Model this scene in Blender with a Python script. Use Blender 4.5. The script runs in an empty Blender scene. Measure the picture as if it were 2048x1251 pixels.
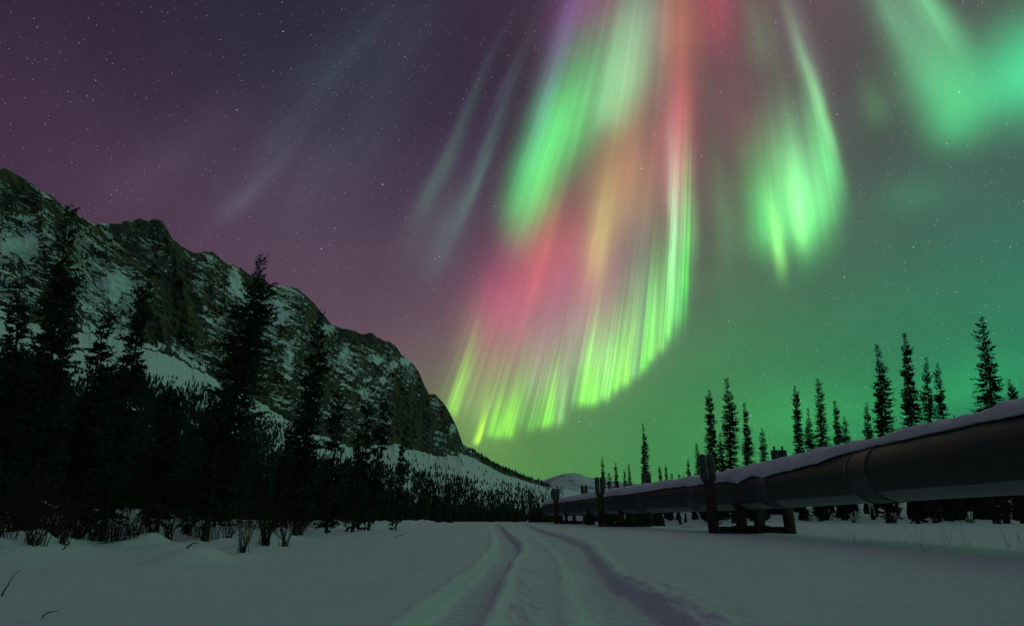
import bpy, bmesh, math, random
import numpy as np
from mathutils import Vector, Matrix

scene = bpy.context.scene
random.seed(7)
R8 = np.random.default_rng(11)

# ------------------------------------------------------------------ camera
CAM_Z = 0.68
PITCH = math.radians(19.4)
FPX = 1150.0                                   # focal length in photo pixels (photo 2048 x 1251)
cam_d = bpy.data.cameras.new('camera')
cam_d.sensor_width = 36.0
cam_d.lens = FPX / 2048.0 * 36.0
cam_d.clip_start = 0.05
cam_d.clip_end = 60000.0
cam = bpy.data.objects.new('camera', cam_d)
scene.collection.objects.link(cam)
cam.location = (0, 0, CAM_Z)
cam.rotation_euler = (math.pi / 2 + PITCH, 0, 0)
scene.camera = cam

CP, SP = math.cos(PITCH), math.sin(PITCH)
def ray(px, py):
    """photo pixel -> world direction (not normalised), numpy friendly"""
    u = (np.asarray(px, float) - 1024.0) / FPX
    v = (625.5 - np.asarray(py, float)) / FPX
    return np.stack([u + 0 * v, CP - v * SP + 0 * u, SP + v * CP + 0 * u], -1)
def at_y(px, py, y):
    d = ray(px, py); k = np.asarray(y) / d[..., 1]
    return d * k[..., None] + np.array([0, 0, CAM_Z])
def on_ground(px, py, z=0.0):
    d = ray(px, py); k = (z - CAM_Z) / d[..., 2]
    return d * k[..., None] + np.array([0, 0, CAM_Z])
def lin(c):
    c = np.asarray(c, float) / 255.0
    return np.where(c <= 0.04045, c / 12.92, ((c + 0.055) / 1.055) ** 2.4)

# ------------------------------------------------------------------ render settings
scene.render.engine = 'CYCLES'
scene.view_settings.view_transform = 'Standard'
scene.view_settings.look = 'None'
scene.view_settings.exposure = 0.0
scene.view_settings.gamma = 1.0
scene.cycles.max_bounces = 4
scene.cycles.diffuse_bounces = 2
scene.cycles.glossy_bounces = 2
scene.cycles.transparent_max_bounces = 4
scene.cycles.use_denoising = True
scene.cycles.use_adaptive_sampling = True
scene.cycles.adaptive_threshold = 0.01

# ------------------------------------------------------------------ night sky with aurora (world)
world = bpy.data.worlds.new('World')
scene.world = world
world.use_nodes = True
world.cycles.sampling_method = 'NONE'
nt = world.node_tree
nt.nodes.clear()
class N:
    """short-hand for building nodes"""
    def __init__(s, tree): s.t = tree
    def put(s, sock, v):
        if hasattr(v, 'is_output') or isinstance(v, bpy.types.NodeSocket): s.t.links.new(v, sock)
        elif v is not None:
            try: sock.default_value = v
            except Exception: sock.default_value = (v, v, v)
    def m(s, op, a, b=None, c=None, clamp=False):
        n = s.t.nodes.new('ShaderNodeMath'); n.operation = op; n.use_clamp = clamp
        for i, v in enumerate((a, b, c)):
            if v is not None: s.put(n.inputs[i], v)
        return n.outputs[0]
    def v(s, op, a, b=None, c=None):
        n = s.t.nodes.new('ShaderNodeVectorMath'); n.operation = op
        for i, w in enumerate((a, b, c)):
            if w is not None: s.put(n.inputs[i], w)
        return n.outputs['Value'] if op in ('DOT_PRODUCT', 'LENGTH') else n.outputs[0]
    def scale(s, vec, f):
        n = s.t.nodes.new('ShaderNodeVectorMath'); n.operation = 'SCALE'
        s.put(n.inputs[0], vec); s.put(n.inputs[3], f)
        return n.outputs[0]
    def xyz(s, a=0.0, b=0.0, c=0.0):
        n = s.t.nodes.new('ShaderNodeCombineXYZ')
        for i, w in enumerate((a, b, c)): s.put(n.inputs[i], w)
        return n.outputs[0]
    def noise(s, vec=None, w=None, scale=1.0, detail=2.0, rough=0.5, dim='3D', out=0, dist=0.0):
        n = s.t.nodes.new('ShaderNodeTexNoise'); n.noise_dimensions = dim
        if vec is not None: s.t.links.new(vec, n.inputs['Vector'])
        if w is not None: s.put(n.inputs['W'], w)
        n.inputs['Scale'].default_value = scale; n.inputs['Detail'].default_value = detail
        n.inputs['Roughness'].default_value = rough; n.inputs['Distortion'].default_value = dist
        return n.outputs[out]
    def ramp(s, fac, stops, interp='LINEAR'):
        n = s.t.nodes.new('ShaderNodeValToRGB'); n.color_ramp.interpolation = interp
        e = n.color_ramp.elements
        while len(e) < len(stops): e.new(0.5)
        for k, (p, c) in enumerate(stops):
            e[k].position = p
            e[k].color = (c, c, c, 1) if np.isscalar(c) else (*[float(q) for q in c][:3], 1)
        s.put(n.inputs[0], fac)
        return n.outputs[0]
    def smooth(s, x, a, b):
        n = s.t.nodes.new('ShaderNodeMapRange'); n.interpolation_type = 'SMOOTHSTEP'
        s.put(n.inputs[0], x); n.inputs[1].default_value = a; n.inputs[2].default_value = b
        return n.outputs[0]
    def mix(s, f, a, b):
        n = s.t.nodes.new('ShaderNodeMix'); n.data_type = 'RGBA'
        s.put(n.inputs[0], f)
        for sock, w in ((n.inputs[6], a), (n.inputs[7], b)):
            if isinstance(w, bpy.types.NodeSocket): s.t.links.new(w, sock)
            else: sock.default_value = (w[0], w[1], w[2], 1)
        return n.outputs[2]
W = N(nt)
tc = nt.nodes.new('ShaderNodeTexCoord')
D = W.v('NORMALIZE', tc.outputs['Generated'])

def unit(v): v = np.asarray(v, float); return v / np.linalg.norm(v)
# the aurora's rays run up towards the magnetic zenith
MZ = unit(ray(1350, -750))
_f = unit(ray(1350, 700))
AB = unit(_f - MZ * _f.dot(MZ))
AA = np.cross(MZ, AB)
if AA[0] < 0: AA = -AA
def sky_pt(px, py):
    d = ray(px, py); d = d / np.linalg.norm(d, axis=-1, keepdims=True)
    return np.arctan2(d @ AA, d @ AB), np.arccos(np.clip(d @ MZ, -1, 1))
theta = W.m('ARCCOSINE', W.v('DOT_PRODUCT', D, tuple(MZ)))
phi = W.m('ARCTAN2', W.v('DOT_PRODUCT', D, tuple(AA)), W.v('DOT_PRODUCT', D, tuple(AB)))
# gentle wander so that no patch has a perfect outline
wob = W.noise(vec=D, scale=3.1, detail=3.0, out=1)
wob = W.v('MULTIPLY_ADD', wob, (0.07, 0.05, 0.0), (-0.035, -0.025, 0.0))
S = W.v('ADD', W.xyz(phi, theta, 0.0), wob)

# --- air glow: soft colours given at directions, blended
GLOW = [  # x, y in the photo, colour
(30,60,(62,38,68)),(250,30,(46,36,66)),(480,40,(38,38,62)),(760,40,(44,48,66)),(950,60,(60,42,62)),(1060,60,(58,50,68)),
 (60,260,(76,48,84)),(250,330,(82,54,82)),(420,260,(58,52,78)),(620,260,(56,58,80)),(820,200,(62,46,70)),(1000,260,(60,54,74)),
 (250,430,(96,66,96)),(430,480,(112,74,104)),(600,480,(84,74,94)),(760,430,(72,64,86)),(930,460,(78,58,84)),
 (620,580,(106,76,100)),(760,620,(104,78,98)),(850,560,(92,70,94)),(880,700,(140,106,112)),
 (1300,250,(120,100,95)),(1230,480,(125,100,100)),(1100,650,(130,95,105)),(1480,330,(104,86,88)),(1500,150,(112,92,100)),(1420,80,(118,72,92)),
 (1720,90,(84,68,80)),(1720,330,(88,86,90)),(1900,60,(88,98,98)),(1880,320,(72,98,92)),
 (1740,450,(78,105,98)),(1960,420,(64,105,108)),(1560,620,(86,116,98)),(1440,520,(98,112,96)),(1780,580,(66,116,104)),(2000,560,(48,118,108)),
 (1430,730,(76,136,92)),(1600,740,(62,140,96)),(1800,740,(46,138,92)),(2000,720,(34,140,96)),
 (1250,880,(72,140,86)),(1050,900,(96,142,84)),(960,930,(92,150,66)),(1420,860,(62,150,84)),(1600,860,(48,158,84)),(1800,850,(44,140,98)),(2030,830,(44,128,104)),
 (1120,960,(74,150,78)),(1300,950,(72,146,84)),(700,900,(110,110,90)),(400,900,(90,80,90)),
]
SIG = 0.115
kap = 1.0 / SIG ** 2
acc, ws = None, None
def glow_add(d, c, k, gain=1.0):
    global acc, ws
    w = W.m('EXPONENT', W.m('MULTIPLY_ADD', W.v('DOT_PRODUCT', D, tuple(d)), k, -k + math.log(gain)))
    wc = W.scale(tuple(float(q) for q in c), w)
    acc = W.v('ADD', acc, wc) if acc is not None else wc
    ws = W.m('ADD', w, ws if ws is not None else 1e-7)
for x, y, c in GLOW:
    k = lin(c); g_ = k.mean(); lf = np.clip((900 - x) / 700.0, 0, 1)
    k = (k + (g_ - k) * 0.22 * lf) * (0.90 - 0.14 * lf) * np.array([1.0, 1.0, 1.0 - 0.14 * np.clip((x - 1400) / 500.0, 0, 1)])
    glow_add(unit(ray(x, y)), k, kap)
# the rest of the dome, out of frame
def azel(az, el):
    az, el = math.radians(az), math.radians(el)
    return np.array([math.sin(az) * math.cos(el), math.cos(az) * math.cos(el), math.sin(el)])
OUT = [(0,75,(86,84,106)),(60,60,(84,110,102)),(110,45,(84,148,116)),(-70,55,(62,50,94)),(-80,15,(70,46,84)),(-125,30,(64,46,80)),
       (80,15,(80,170,122)),(115,18,(118,174,146)),(150,22,(112,150,130)),(180,25,(94,114,108)),(-160,40,(58,54,74)),(180,65,(74,82,98)),(-40,66,(66,48,82)),(40,70,(88,98,106)),(-60,20,(66,46,76)),(-60,35,(60,42,72))]
for az, el, c in OUT:
    glow_add(azel(az, el), lin(c) * 0.80, 9.0, 0.05)
base = W.scale(acc, W.m('DIVIDE', 1.0, ws))

# --- aurora light added on top: soft patches in (angle round the magnetic zenith, angle from it)
def patch(store, px, py, w, up, dn, col, tilt=0.0):
    """w = half width across the rays, up / dn = reach along the ray, in photo pixels; tilt leans it off the ray"""
    p0, t0 = sky_pt(px, py)
    M = np.array([1350.0, -750.0]); r = np.array([px, py]) - M; r /= np.linalg.norm(r); q = np.array([-r[1], r[0]])
    pa, ta = sky_pt(*(np.array([px, py]) + q)); pb, tb = sky_pt(*(np.array([px, py]) + r))
    sp = 1.0 / (w * abs(pa - p0)); dt = abs(tb - t0)
    su, sd = 1.0 / (up * dt), 1.0 / (dn * dt)
    P = S
    if tilt:
        P = W.v('ADD', S, W.xyz(W.m('MULTIPLY', W.m('SUBTRACT', theta, float(t0)), math.tan(math.radians(tilt)) * abs(pa - p0) / dt), 0.0, 0.0))
    if abs(up - dn) < 1e-3:
        q = W.v('MULTIPLY_ADD', P, (sp, su, 0), (-p0 * sp, -t0 * su, 0))
    else:      # a longer reach up the ray than below it
        q = W.v('MULTIPLY_ADD', P, (sp, sd, 0), (-p0 * sp, -t0 * sd, 0))
        q = W.v('MAXIMUM', q, W.v('MULTIPLY_ADD', P, (-sp, -su, 0), (p0 * sp, t0 * su, 0)))
    g = W.m('POWER', 0.36788, W.v('DOT_PRODUCT', q, q))
    gc = W.scale(tuple(float(k) for k in col), g)
    store['c'] = W.v('ADD', store['c'], gc) if store['c'] is not None else gc
A = {'c': None}       # soft patches with faint rays
B = {'c': None}       # rayed curtains
C = {'c': None}       # cloudy patches without rays
def L(r, g, b, k=1.0): return lin((r, g, b)) * k
PATCHES = [
 # upper left green lobe of the main band
 (1044,400,34,190,62,L(50,210,100,.52)),(1090,345,36,140,88,L(95,248,115,.58)),(1142,250,48,130,80,L(90,240,122,.56)),(1205,150,56,110,80,L(120,170,130,.12)),(1190,190,50,120,80,L(60,170,100,.35)),
 (1258,130,50,125,85,L(150,225,155,.52)),(1232,215,34,90,58,L(130,220,145,.42)),(1285,60,40,120,90,L(150,190,160,.22)),
 (1118,100,24,170,140,L(105,88,145,.34)),(1160,0,44,110,130,L(135,70,130,.45)),(1085,240,20,130,130,L(85,115,140,.35)),
 (1215,0,44,120,90,L(140,50,105,.40)),(1325,20,20,150,110,L(170,150,140,.25)),
 # red and orange
 (1362,225,27,90,110,L(215,70,90,.42)),(1362,60,40,130,110,L(205,125,65,.40)),(1430,10,44,120,100,L(170,40,60,.50)),(1300,290,60,120,100,L(180,105,85,.30)),
 (1240,340,56,110,110,L(190,120,70,.33)),(1130,470,70,90,80,L(185,75,60,.32)),(1082,540,36,110,90,L(205,75,60,.36)),(1010,600,62,110,80,L(175,40,90,.58)),
 (1170,560,64,100,80,L(165,45,95,.46)),(990,680,60,90,80,L(160,70,95,.28)),(1350,340,26,110,110,L(205,120,135,.34)),
 # olive and yellow
 (1208,430,28,110,90,L(170,175,85,.42)),(1195,510,22,90,70,L(170,180,90,.36)),(1262,390,40,120,90,L(160,150,90,.26)),
 (1045,470,30,60,60,L(110,130,80,.22)),
 # lavender above the curtain
 (1150,670,110,120,90,L(160,95,130,.48)),(1255,520,40,110,120,L(115,85,125,.26)),(950,730,56,110,90,L(145,115,95,.22)),(1060,720,60,110,70,L(140,110,115,.25)),
 # right hand curtain
 (1562,440,60,135,62,L(100,232,120,.62)),(1610,462,34,90,50,L(90,228,110,.34)),(1655,350,18,110,60,L(100,225,125,.40)),(1645,400,20,100,60,L(95,225,115,.34)),(1624,400,30,110,70,L(100,222,122,.26)),(1600,270,60,120,80,L(110,170,130,.20)),(1550,500,12,90,42,L(160,255,120,.60)),(1590,450,15,100,45,L(150,255,125,.50)),(1614,430,17,110,50,L(120,250,125,.26)),(1518,450,28,110,54,L(50,205,95,.44)),
 (1592,360,48,110,90,L(125,220,145,.46)),(1646,320,20,110,50,L(80,215,115,.45)),(1642,235,11,110,90,L(140,240,150,.48)),(1618,180,11,120,110,L(130,215,140,.30)),(1598,90,24,130,120,L(140,160,150,.24)),
 (1520,80,34,90,60,L(80,150,90,.25)),(1480,240,50,90,80,L(140,50,70,.20)),(1440,430,24,120,110,L(80,165,90,.20)),
 (1800,30,46,150,110,L(130,225,165,.32)),(1850,10,26,120,110,L(110,230,150,.40)),
 # faint beams on the left
 (470,410,18,150,60,L(85,100,110,.24),8),(560,280,38,180,130,L(70,85,95,.16),8),(690,110,46,160,120,L(50,85,80,.22),10),
 (640,330,46,200,120,L(70,95,90,.13),6),(740,300,40,200,120,L(66,92,88,.12),5),(330,330,50,180,110,L(88,80,98,.12),8),(790,120,40,150,110,L(60,92,84,.14),5),
 (862,400,15,120,60,L(70,130,105,.30),4),(900,300,11,130,110,L(70,120,95,.26),4),(945,190,9,120,110,L(80,95,105,.18),4),
 (955,370,11,120,90,L(70,130,110,.32),4),(985,270,8,140,110,L(80,120,115,.25),4),(890,480,34,110,80,L(80,125,110,.30),4),(1010,180,8,100,90,L(80,100,110,.22),4),(830,470,30,110,80,L(80,100,100,.14),4),
]
CLOUDY = [
 (1850,150,64,120,70,L(90,205,135,.32)),(1910,205,66,110,62,L(60,225,130,.42)),(1985,170,70,80,70,L(45,215,135,.36)),(2050,130,70,80,80,L(40,225,150,.42)),(1905,255,56,70,44,L(50,190,110,.25)),
 (2130,150,90,120,120,L(40,220,140,.5)),(1745,215,28,60,40,L(60,160,85,.24)),(1830,395,76,46,38,L(30,140,90,.22)),
 # glow low on the right
 (1950,780,140,60,40,L(20,170,80,.22)),(1640,820,160,60,60,L(40,180,70,.18)),(960,850,70,90,60,L(100,170,60,.25)),
]
for p in CLOUDY: patch(C, *p)
for p in PATCHES: patch(A, *p)
RAYS = [ # bottom x, y, half width, reach up, fall-off below, colour
 (900,815,10,100,18,L(150,250,50,.42)),(912,770,26,120,60,L(130,200,80,.22)),
 (949,884,7,62,11,L(190,255,30,.62)),(985,866,14,75,13,L(130,245,40,.46)),(1013,864,11,80,13,L(150,255,40,.55)),(1032,830,18,110,24,L(120,220,80,.26)),
 (1062,848,10,90,16,L(120,225,90,.26)),(1085,840,12,105,14,L(140,250,60,.46)),(1098,834,8,105,14,L(130,245,60,.30)),(1118,830,11,130,18,L(150,220,130,.32)),
 (1150,793,10,90,20,L(120,230,110,.22)),(1172,796,13,120,16,L(130,255,60,.72)),(1190,798,10,115,14,L(140,255,80,.52)),(1212,788,12,130,15,L(150,255,110,.62)),
 (1232,772,10,125,16,L(140,255,80,.52)),(1252,762,10,135,15,L(150,255,80,.60)),(1270,747,9,115,14,L(150,245,140,.38)),(1286,728,8,135,16,L(110,245,60,.46)),
 (1300,706,9,135,17,L(140,255,100,.54)),(1318,686,9,145,18,L(140,255,110,.52)),(1334,655,9,145,24,L(130,255,110,.50)),
 (1348,600,14,180,50,L(120,250,120,.60)),(1368,540,9,150,66,L(40,225,60,.55)),(1340,500,9,170,80,L(170,240,190,.26)),(1352,410,16,120,100,L(180,205,190,.18)),(1378,430,12,150,100,L(80,190,100,.32)),
 (1200,690,60,110,70,L(120,190,120,.24)),(1290,620,36,120,60,L(110,210,120,.28)),(1090,760,60,90,50,L(135,160,120,.22)),(970,800,40,110,50,L(150,185,100,.22)),
]
for p in RAYS: patch(B, *p)
rn = W.noise(w=W.m('MULTIPLY_ADD', theta, 3.0, W.m('MULTIPLY', phi, 40.0)), dim='1D', scale=2.2, detail=5.0, rough=0.66)
rayed = W.m('MULTIPLY_ADD', W.smooth(rn, 0.30, 0.70), 0.95, 0.58)
rays = W.scale(B['c'], W.m('MULTIPLY', rayed, 1.14))
rn2 = W.noise(w=W.m('MULTIPLY_ADD', theta, 1.5, W.m('MULTIPLY', phi, 13.0)), dim='1D', scale=1.6, detail=4.0, rough=0.55)
soft_n = W.m('MULTIPLY_ADD', rn2, 0.9, 0.5)
soft = W.v('ADD', W.scale(A['c'], soft_n), C['c'])
sky = W.v('ADD', W.v('ADD', base, soft), rays)
mott = W.m('MULTIPLY_ADD', W.noise(vec=D, scale=5.0, detail=5.0, rough=0.6), 0.5, 0.75)
sky = W.scale(sky, mott)

# --- stars
def stars(scale, rad, gain, keep):
    vo = nt.nodes.new('ShaderNodeTexVoronoi'); vo.feature = 'F1'; vo.inputs['Scale'].default_value = scale
    nt.links.new(D, vo.inputs['Vector'])
    d = W.m('MULTIPLY', vo.outputs['Distance'], 1.0 / scale)
    core = W.m('SUBTRACT', 1.0, W.smooth(d, 0.15 * rad, rad))
    sp = nt.nodes.new('ShaderNodeSeparateXYZ'); nt.links.new(vo.outputs['Color'], sp.inputs[0])
    on = W.m('MULTIPLY', W.m('POWER', sp.outputs[0], keep), gain)
    tint = W.v('MULTIPLY_ADD', vo.outputs['Color'], (0.25, 0.12, 0.3), (0.8, 0.85, 0.9))
    k = W.m('MULTIPLY', core, on)
    return W.scale(tint, k)
sky = W.v('ADD', sky, stars(190.0, 0.00080, 0.42, 1.8))
sky = W.v('ADD', sky, stars(42.0, 0.00110, 0.9, 1.5))
sky = W.v('ADD', sky, stars(13.0, 0.0016, 1.3, 0.7))
# darker towards the ground far below the horizon
bg = nt.nodes.new('ShaderNodeBackground'); nt.links.new(sky, bg.inputs[0]); bg.inputs[1].default_value = 1.0
wo = nt.nodes.new('ShaderNodeOutputWorld'); nt.links.new(bg.outputs[0], wo.inputs[0])

# ------------------------------------------------------------------ helpers
COL = scene.collection
def tag(o, label=None, cat=None, group=None, kind=None):
    if label: o['label'] = label
    if cat: o['category'] = cat
    if group: o['group'] = group
    if kind: o['kind'] = kind
    return o
def mesh_np(name, V, F, mat=None, smooth=True):
    """fast mesh from arrays; F is (n,3) or (n,4) or a list of such arrays"""
    Fs = F if isinstance(F, list) else [F]
    Fs = [np.asarray(f, np.int32) for f in Fs if len(f)]
    me = bpy.data.meshes.new(name)
    V = np.asarray(V, np.float32)
    me.vertices.add(len(V)); me.vertices.foreach_set('co', V.ravel())
    loops = np.concatenate([f.ravel() for f in Fs])
    tot = np.concatenate([np.full(len(f), f.shape[1], np.int32) for f in Fs])
    st = np.concatenate([[0], np.cumsum(tot)[:-1]]).astype(np.int32)
    me.loops.add(len(loops)); me.loops.foreach_set('vertex_index', loops)
    me.polygons.add(len(tot)); me.polygons.foreach_set('loop_start', st)
    me.polygons.foreach_set('use_smooth', np.full(len(tot), smooth, bool))
    me.update(calc_edges=True); me.validate()
    if mat: me.materials.append(mat)
    return me
def link(name, me, parent=None):
    o = bpy.data.objects.new(name, me); COL.objects.link(o)
    if parent: o.parent = parent
    return o
def empty(name, loc, rz=0.0):
    o = bpy.data.objects.new(name, None); COL.objects.link(o)
    o.empty_display_size = 0.3; o.location = loc; o.rotation_euler = (0, 0, rz)
    return o
def grid_faces(nr, nc, wrap=False):
    r = np.arange(nr - 1)[:, None]; c = np.arange(nc if wrap else nc - 1)[None, :]
    c2 = (c + 1) % nc
    a = r * nc + c; b = r * nc + c2; d = (r + 1) * nc + c2; e = (r + 1) * nc + c
    return np.stack([a, b, d, e], -1).reshape(-1, 4)
def attr(me, name, val):
    a = me.attributes.new(name, 'FLOAT', 'POINT'); a.data.foreach_set('value', np.asarray(val, np.float32).ravel())

# gradient noise
_perm = np.random.default_rng(5).permutation(512).astype(np.int64)
def _h(i, j, k):
    return _perm[(_perm[(_perm[i & 511] + j) & 511] + k) & 511]
_gr = np.random.default_rng(6).normal(size=(512, 3)); _gr /= np.linalg.norm(_gr, axis=1)[:, None]
def pn(x, y, z=0.0):
    x, y, z = np.broadcast_arrays(np.asarray(x, float), np.asarray(y, float), np.asarray(z, float))
    xi, yi, zi = np.floor(x), np.floor(y), np.floor(z)
    fx, fy, fz = x - xi, y - yi, z - zi
    xi, yi, zi = xi.astype(np.int64), yi.astype(np.int64), zi.astype(np.int64)
    q = lambda t: t * t * t * (t * (t * 6 - 15) + 10)
    u, v, w = q(fx), q(fy), q(fz)
    def g(a, b, c):
        G = _gr[_h(xi + a, yi + b, zi + c)]
        return G[..., 0] * (fx - a) + G[..., 1] * (fy - b) + G[..., 2] * (fz - c)
    l = lambda a, b, t: a + (b - a) * t
    return 1.5 * l(l(l(g(0,0,0), g(1,0,0), u), l(g(0,1,0), g(1,1,0), u), v), l(l(g(0,0,1), g(1,0,1), u), l(g(0,1,1), g(1,1,1), u), v), w)
def fbm(x, y, z=0.0, o=4, lac=2.03, gain=0.5):
    s, a = 0.0, 1.0
    for k in range(o):
        s = s + a * pn(x + 13.7 * k, y - 7.1 * k, z + 3.3 * k)
        x, y, z, a = np.asarray(x) * lac, np.asarray(y) * lac, np.asarray(z) * lac, a * gain
    return s
def ridged(x, y, z=0.0, o=4):
    s, a = 0.0, 0.5
    for k in range(o):
        s = s + a * (1.0 - np.abs(pn(x + 5.7 * k, y + 9.1 * k, z))) ** 2
        x, y, z, a = np.asarray(x) * 2.07, np.asarray(y) * 2.07, np.asarray(z) * 2.07, a * 0.5
    return s
def sstep(x, a, b):
    t = np.clip((x - a) / (b - a), 0, 1); return t * t * (3 - 2 * t)

# ------------------------------------------------------------------ materials
def material(name):
    m = bpy.data.materials.new(name); m.use_nodes = True
    t = m.node_tree; b = t.nodes['Principled BSDF']
    return m, N(t), b
def bump(n, b, h, strength, dist):
    k = n.t.nodes.new('ShaderNodeBump'); k.inputs['Strength'].default_value = strength; k.inputs['Distance'].default_value = dist
    n.t.links.new(h, k.inputs['Height']); n.t.links.new(k.outputs[0], b.inputs['Normal']); return k
def geo_pos(n):
    return n.t.nodes.new('ShaderNodeNewGeometry').outputs['Position']
def attr_node(n, name):
    a = n.t.nodes.new('ShaderNodeAttribute'); a.attribute_name = name; return a.outputs['Fac']

m_snow, n, b = material('snow')
p = geo_pos(n)
big = n.noise(vec=p, scale=0.35, detail=4.0)
fine = n.noise(vec=p, scale=38.0, detail=3.0, rough=0.7)
n.t.links.new(n.mix(n.m('MULTIPLY_ADD', big, 0.45, n.m('MULTIPLY', n.smooth(fine, 0.32, 0.68), 0.55)), (0.62, 0.66, 0.72), (0.92, 0.94, 0.96)), b.inputs['Base Color'])
b.inputs['Roughness'].default_value = 0.75
b.inputs['Specular IOR Level'].default_value = 0.15
tread = n.m('MULTIPLY', n.m('SINE', n.m('MULTIPLY', attr_node(n, 'along'), 2 * math.pi / 0.15)), attr_node(n, 'rut'))
mid = n.noise(vec=p, scale=7.0, detail=4.0)
wind = n.noise(vec=n.v('MULTIPLY', p, (2.6, 7.5, 3.0)), scale=1.0, detail=5.0, rough=0.6)
hh = n.m('ADD', n.m('MULTIPLY_ADD', fine, 0.016, n.m('MULTIPLY_ADD', wind, 0.022, n.m('MULTIPLY', mid, 0.022))), n.m('MULTIPLY', tread, 0.030))
bump(n, b, hh, 0.6, 1.0)

m_cliff, n, b = material('cliff_rock_and_snow')
p = geo_pos(n)
rk = n.noise(vec=p, scale=0.012, detail=6.0, rough=0.6)
rk2 = n.noise(vec=p, scale=0.07, detail=5.0, rough=0.65)
rock = n.mix(n.smooth(rk, 0.38, 0.62), (0.085, 0.080, 0.078), (0.19, 0.155, 0.095))
rock = n.mix(n.smooth(rk2, 0.3, 0.75), rock, (0.030, 0.028, 0.031))
run = n.xyz(n.m('MULTIPLY', attr_node(n, 'face_run'), 0.0125), n.m('MULTIPLY', attr_node(n, 'bed'), 0.125), 0.0)
strk = n.noise(vec=run, scale=1.0, detail=5.0, rough=0.62)
brk = n.m('MULTIPLY_ADD', n.noise(vec=p, scale=0.11, detail=6.0, rough=0.72), 0.28, n.m('MULTIPLY', strk, 0.72))
cov = n.m('ADD', attr_node(n, 'snow_cover'), n.m('MULTIPLY_ADD', brk, 1.7, -0.85))
sm = n.smooth(cov, 0.46, 0.55)
n.t.links.new(n.mix(sm, rock, (0.80, 0.84, 0.88)), b.inputs['Base Color'])
b.inputs['Roughness'].default_value = 0.85
b.inputs['Specular IOR Level'].default_value = 0.1
bump(n, b, n.m('MULTIPLY', rk2, n.m('SUBTRACT', 1.15, sm)), 1.0, 9.0)

m_far, n, b = material('far_snow')
p = geo_pos(n)
f1 = n.noise(vec=p, scale=0.004, detail=6.0, rough=0.65)
n.t.links.new(n.mix(n.smooth(f1, 0.50, 0.66), (0.72, 0.74, 0.80), (0.30, 0.30, 0.34)), b.inputs['Base Color'])
b.inputs['Roughness'].default_value = 0.9

# ------------------------------------------------------------------ snow ground: one sheet to the horizon
EDGE_L = on_ground(np.array([-400, 0, 100, 200, 330, 470, 640, 760, 850, 905, 930]), np.array([1150, 1112, 1097, 1088, 1080, 1074, 1058, 1052, 1044, 1036, 1033.5]))
_er = on_ground(np.array([2048, 1900, 1750, 1590, 1450, 1300]), np.array([1106, 1094, 1082, 1070, 1060, 1052]))
EDGE_R = [(-5, 10.2)] + [(float(q[1]), float(q[0]) + 0.25) for q in _er] + [(70, 12.0), (2000, 14)]
def edge_left_x(y):  # x of the wood's edge at distance y
    e = EDGE_L[np.argsort(EDGE_L[:, 1])]
    return np.interp(y, np.r_[-30, e[:, 1], 400], np.r_[e[0, 0] - 1.0, e[:, 0], -12.0])
def edge_right_x(y):
    return np.interp(y, [q[0] for q in EDGE_R], [q[1] for q in EDGE_R])
def _tr(pts):
    a = np.array(pts, float); g = on_ground(800 + a[:, 0] / 2.926, 1000 + a[:, 1] / 2.926)
    g = g[np.argsort(g[:, 1])]
    ys = np.r_[-6.0, 1.5, g[:, 1]]; s = (g[1, 0] - g[0, 0]) / (g[1, 1] - g[0, 1])
    return ys, np.r_[g[0, 0] - s * (g[0, 1] + 6.0) * 0.3, g[0, 0] - s * (g[0, 1] - 1.5) * 0.6, g[:, 0]]
T_LL = _tr([(60,720),(200,600),(330,480),(480,370),(550,290),(555,220),(535,150),(505,104),(498,95)])
T_LR = _tr([(470,720),(540,580),(600,450),(660,350),(710,290),(690,240),(640,200),(570,130),(530,104),(515,95)])
T_RL = _tr([(1110,720),(1060,620),(1000,520),(970,380),(900,280),(800,210),(690,140),(600,104),(585,95)])
T_RR = _tr([(1800,734),(1640,640),(1480,560),(1360,495),(1280,470),(1230,420),(1150,320),(1100,260),(970,210),(850,180),(720,130),(620,104),(602,95)])
MOUNDS = []   # (x, y, radius, height)
def rut_parts(x, y):
    """depth shape of the two wheel ruts and the mask of their floors"""
    wob = 0.035 * fbm(x * 1.3, y * 0.9, 3.0, 3)
    d = np.zeros_like(x); m = np.zeros_like(x)
    for (L_, R_, dep) in ((T_LL, T_LR, 0.125), (T_RL, T_RR, 0.135)):
        xl = np.interp(y, *L_); xr = np.interp(y, *R_)
        w = np.maximum(xr - xl, 0.22)
        s = (x + wob - xl) / w
        inside = sstep(s, -0.06, 0.12) * (1 - sstep(s, 0.84, 1.02))
        rim = np.exp(-((s - 1.16) / 0.13) ** 2) * 0.26 + np.exp(-((s + 0.16) / 0.10) ** 2) * 0.10
        lump = 1.0 + 0.5 * fbm(x * 2.6, y * 2.6, 1.0, 3)
        fade = 1 - 0.6 * sstep(y, 34, 60)
        d = d + (-inside + rim * np.clip(lump, 0, 2)) * dep * fade
        m = np.maximum(m, sstep(s, 0.12, 0.3) * (1 - sstep(s, 0.62, 0.8)))
    # churned snow pushed out beside the right rut and between the ruts close by
    xr = np.interp(y, *T_RR); xm = np.interp(y, *T_LR)
    ch = (1 - sstep(y, 6.5, 10)) * (np.exp(-((x - xr - 0.12) / 0.28) ** 2) + 0.7 * np.exp(-((x - xm - 0.22) / 0.2) ** 2))
    d = d + ch * 0.075 * np.abs(fbm(x * 3.2 + 0.8 * y, y * 1.1, 5.0, 4)) - ch * 0.02
    m = m * (1 - sstep(y, 16, 30))
    return d, m
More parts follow.
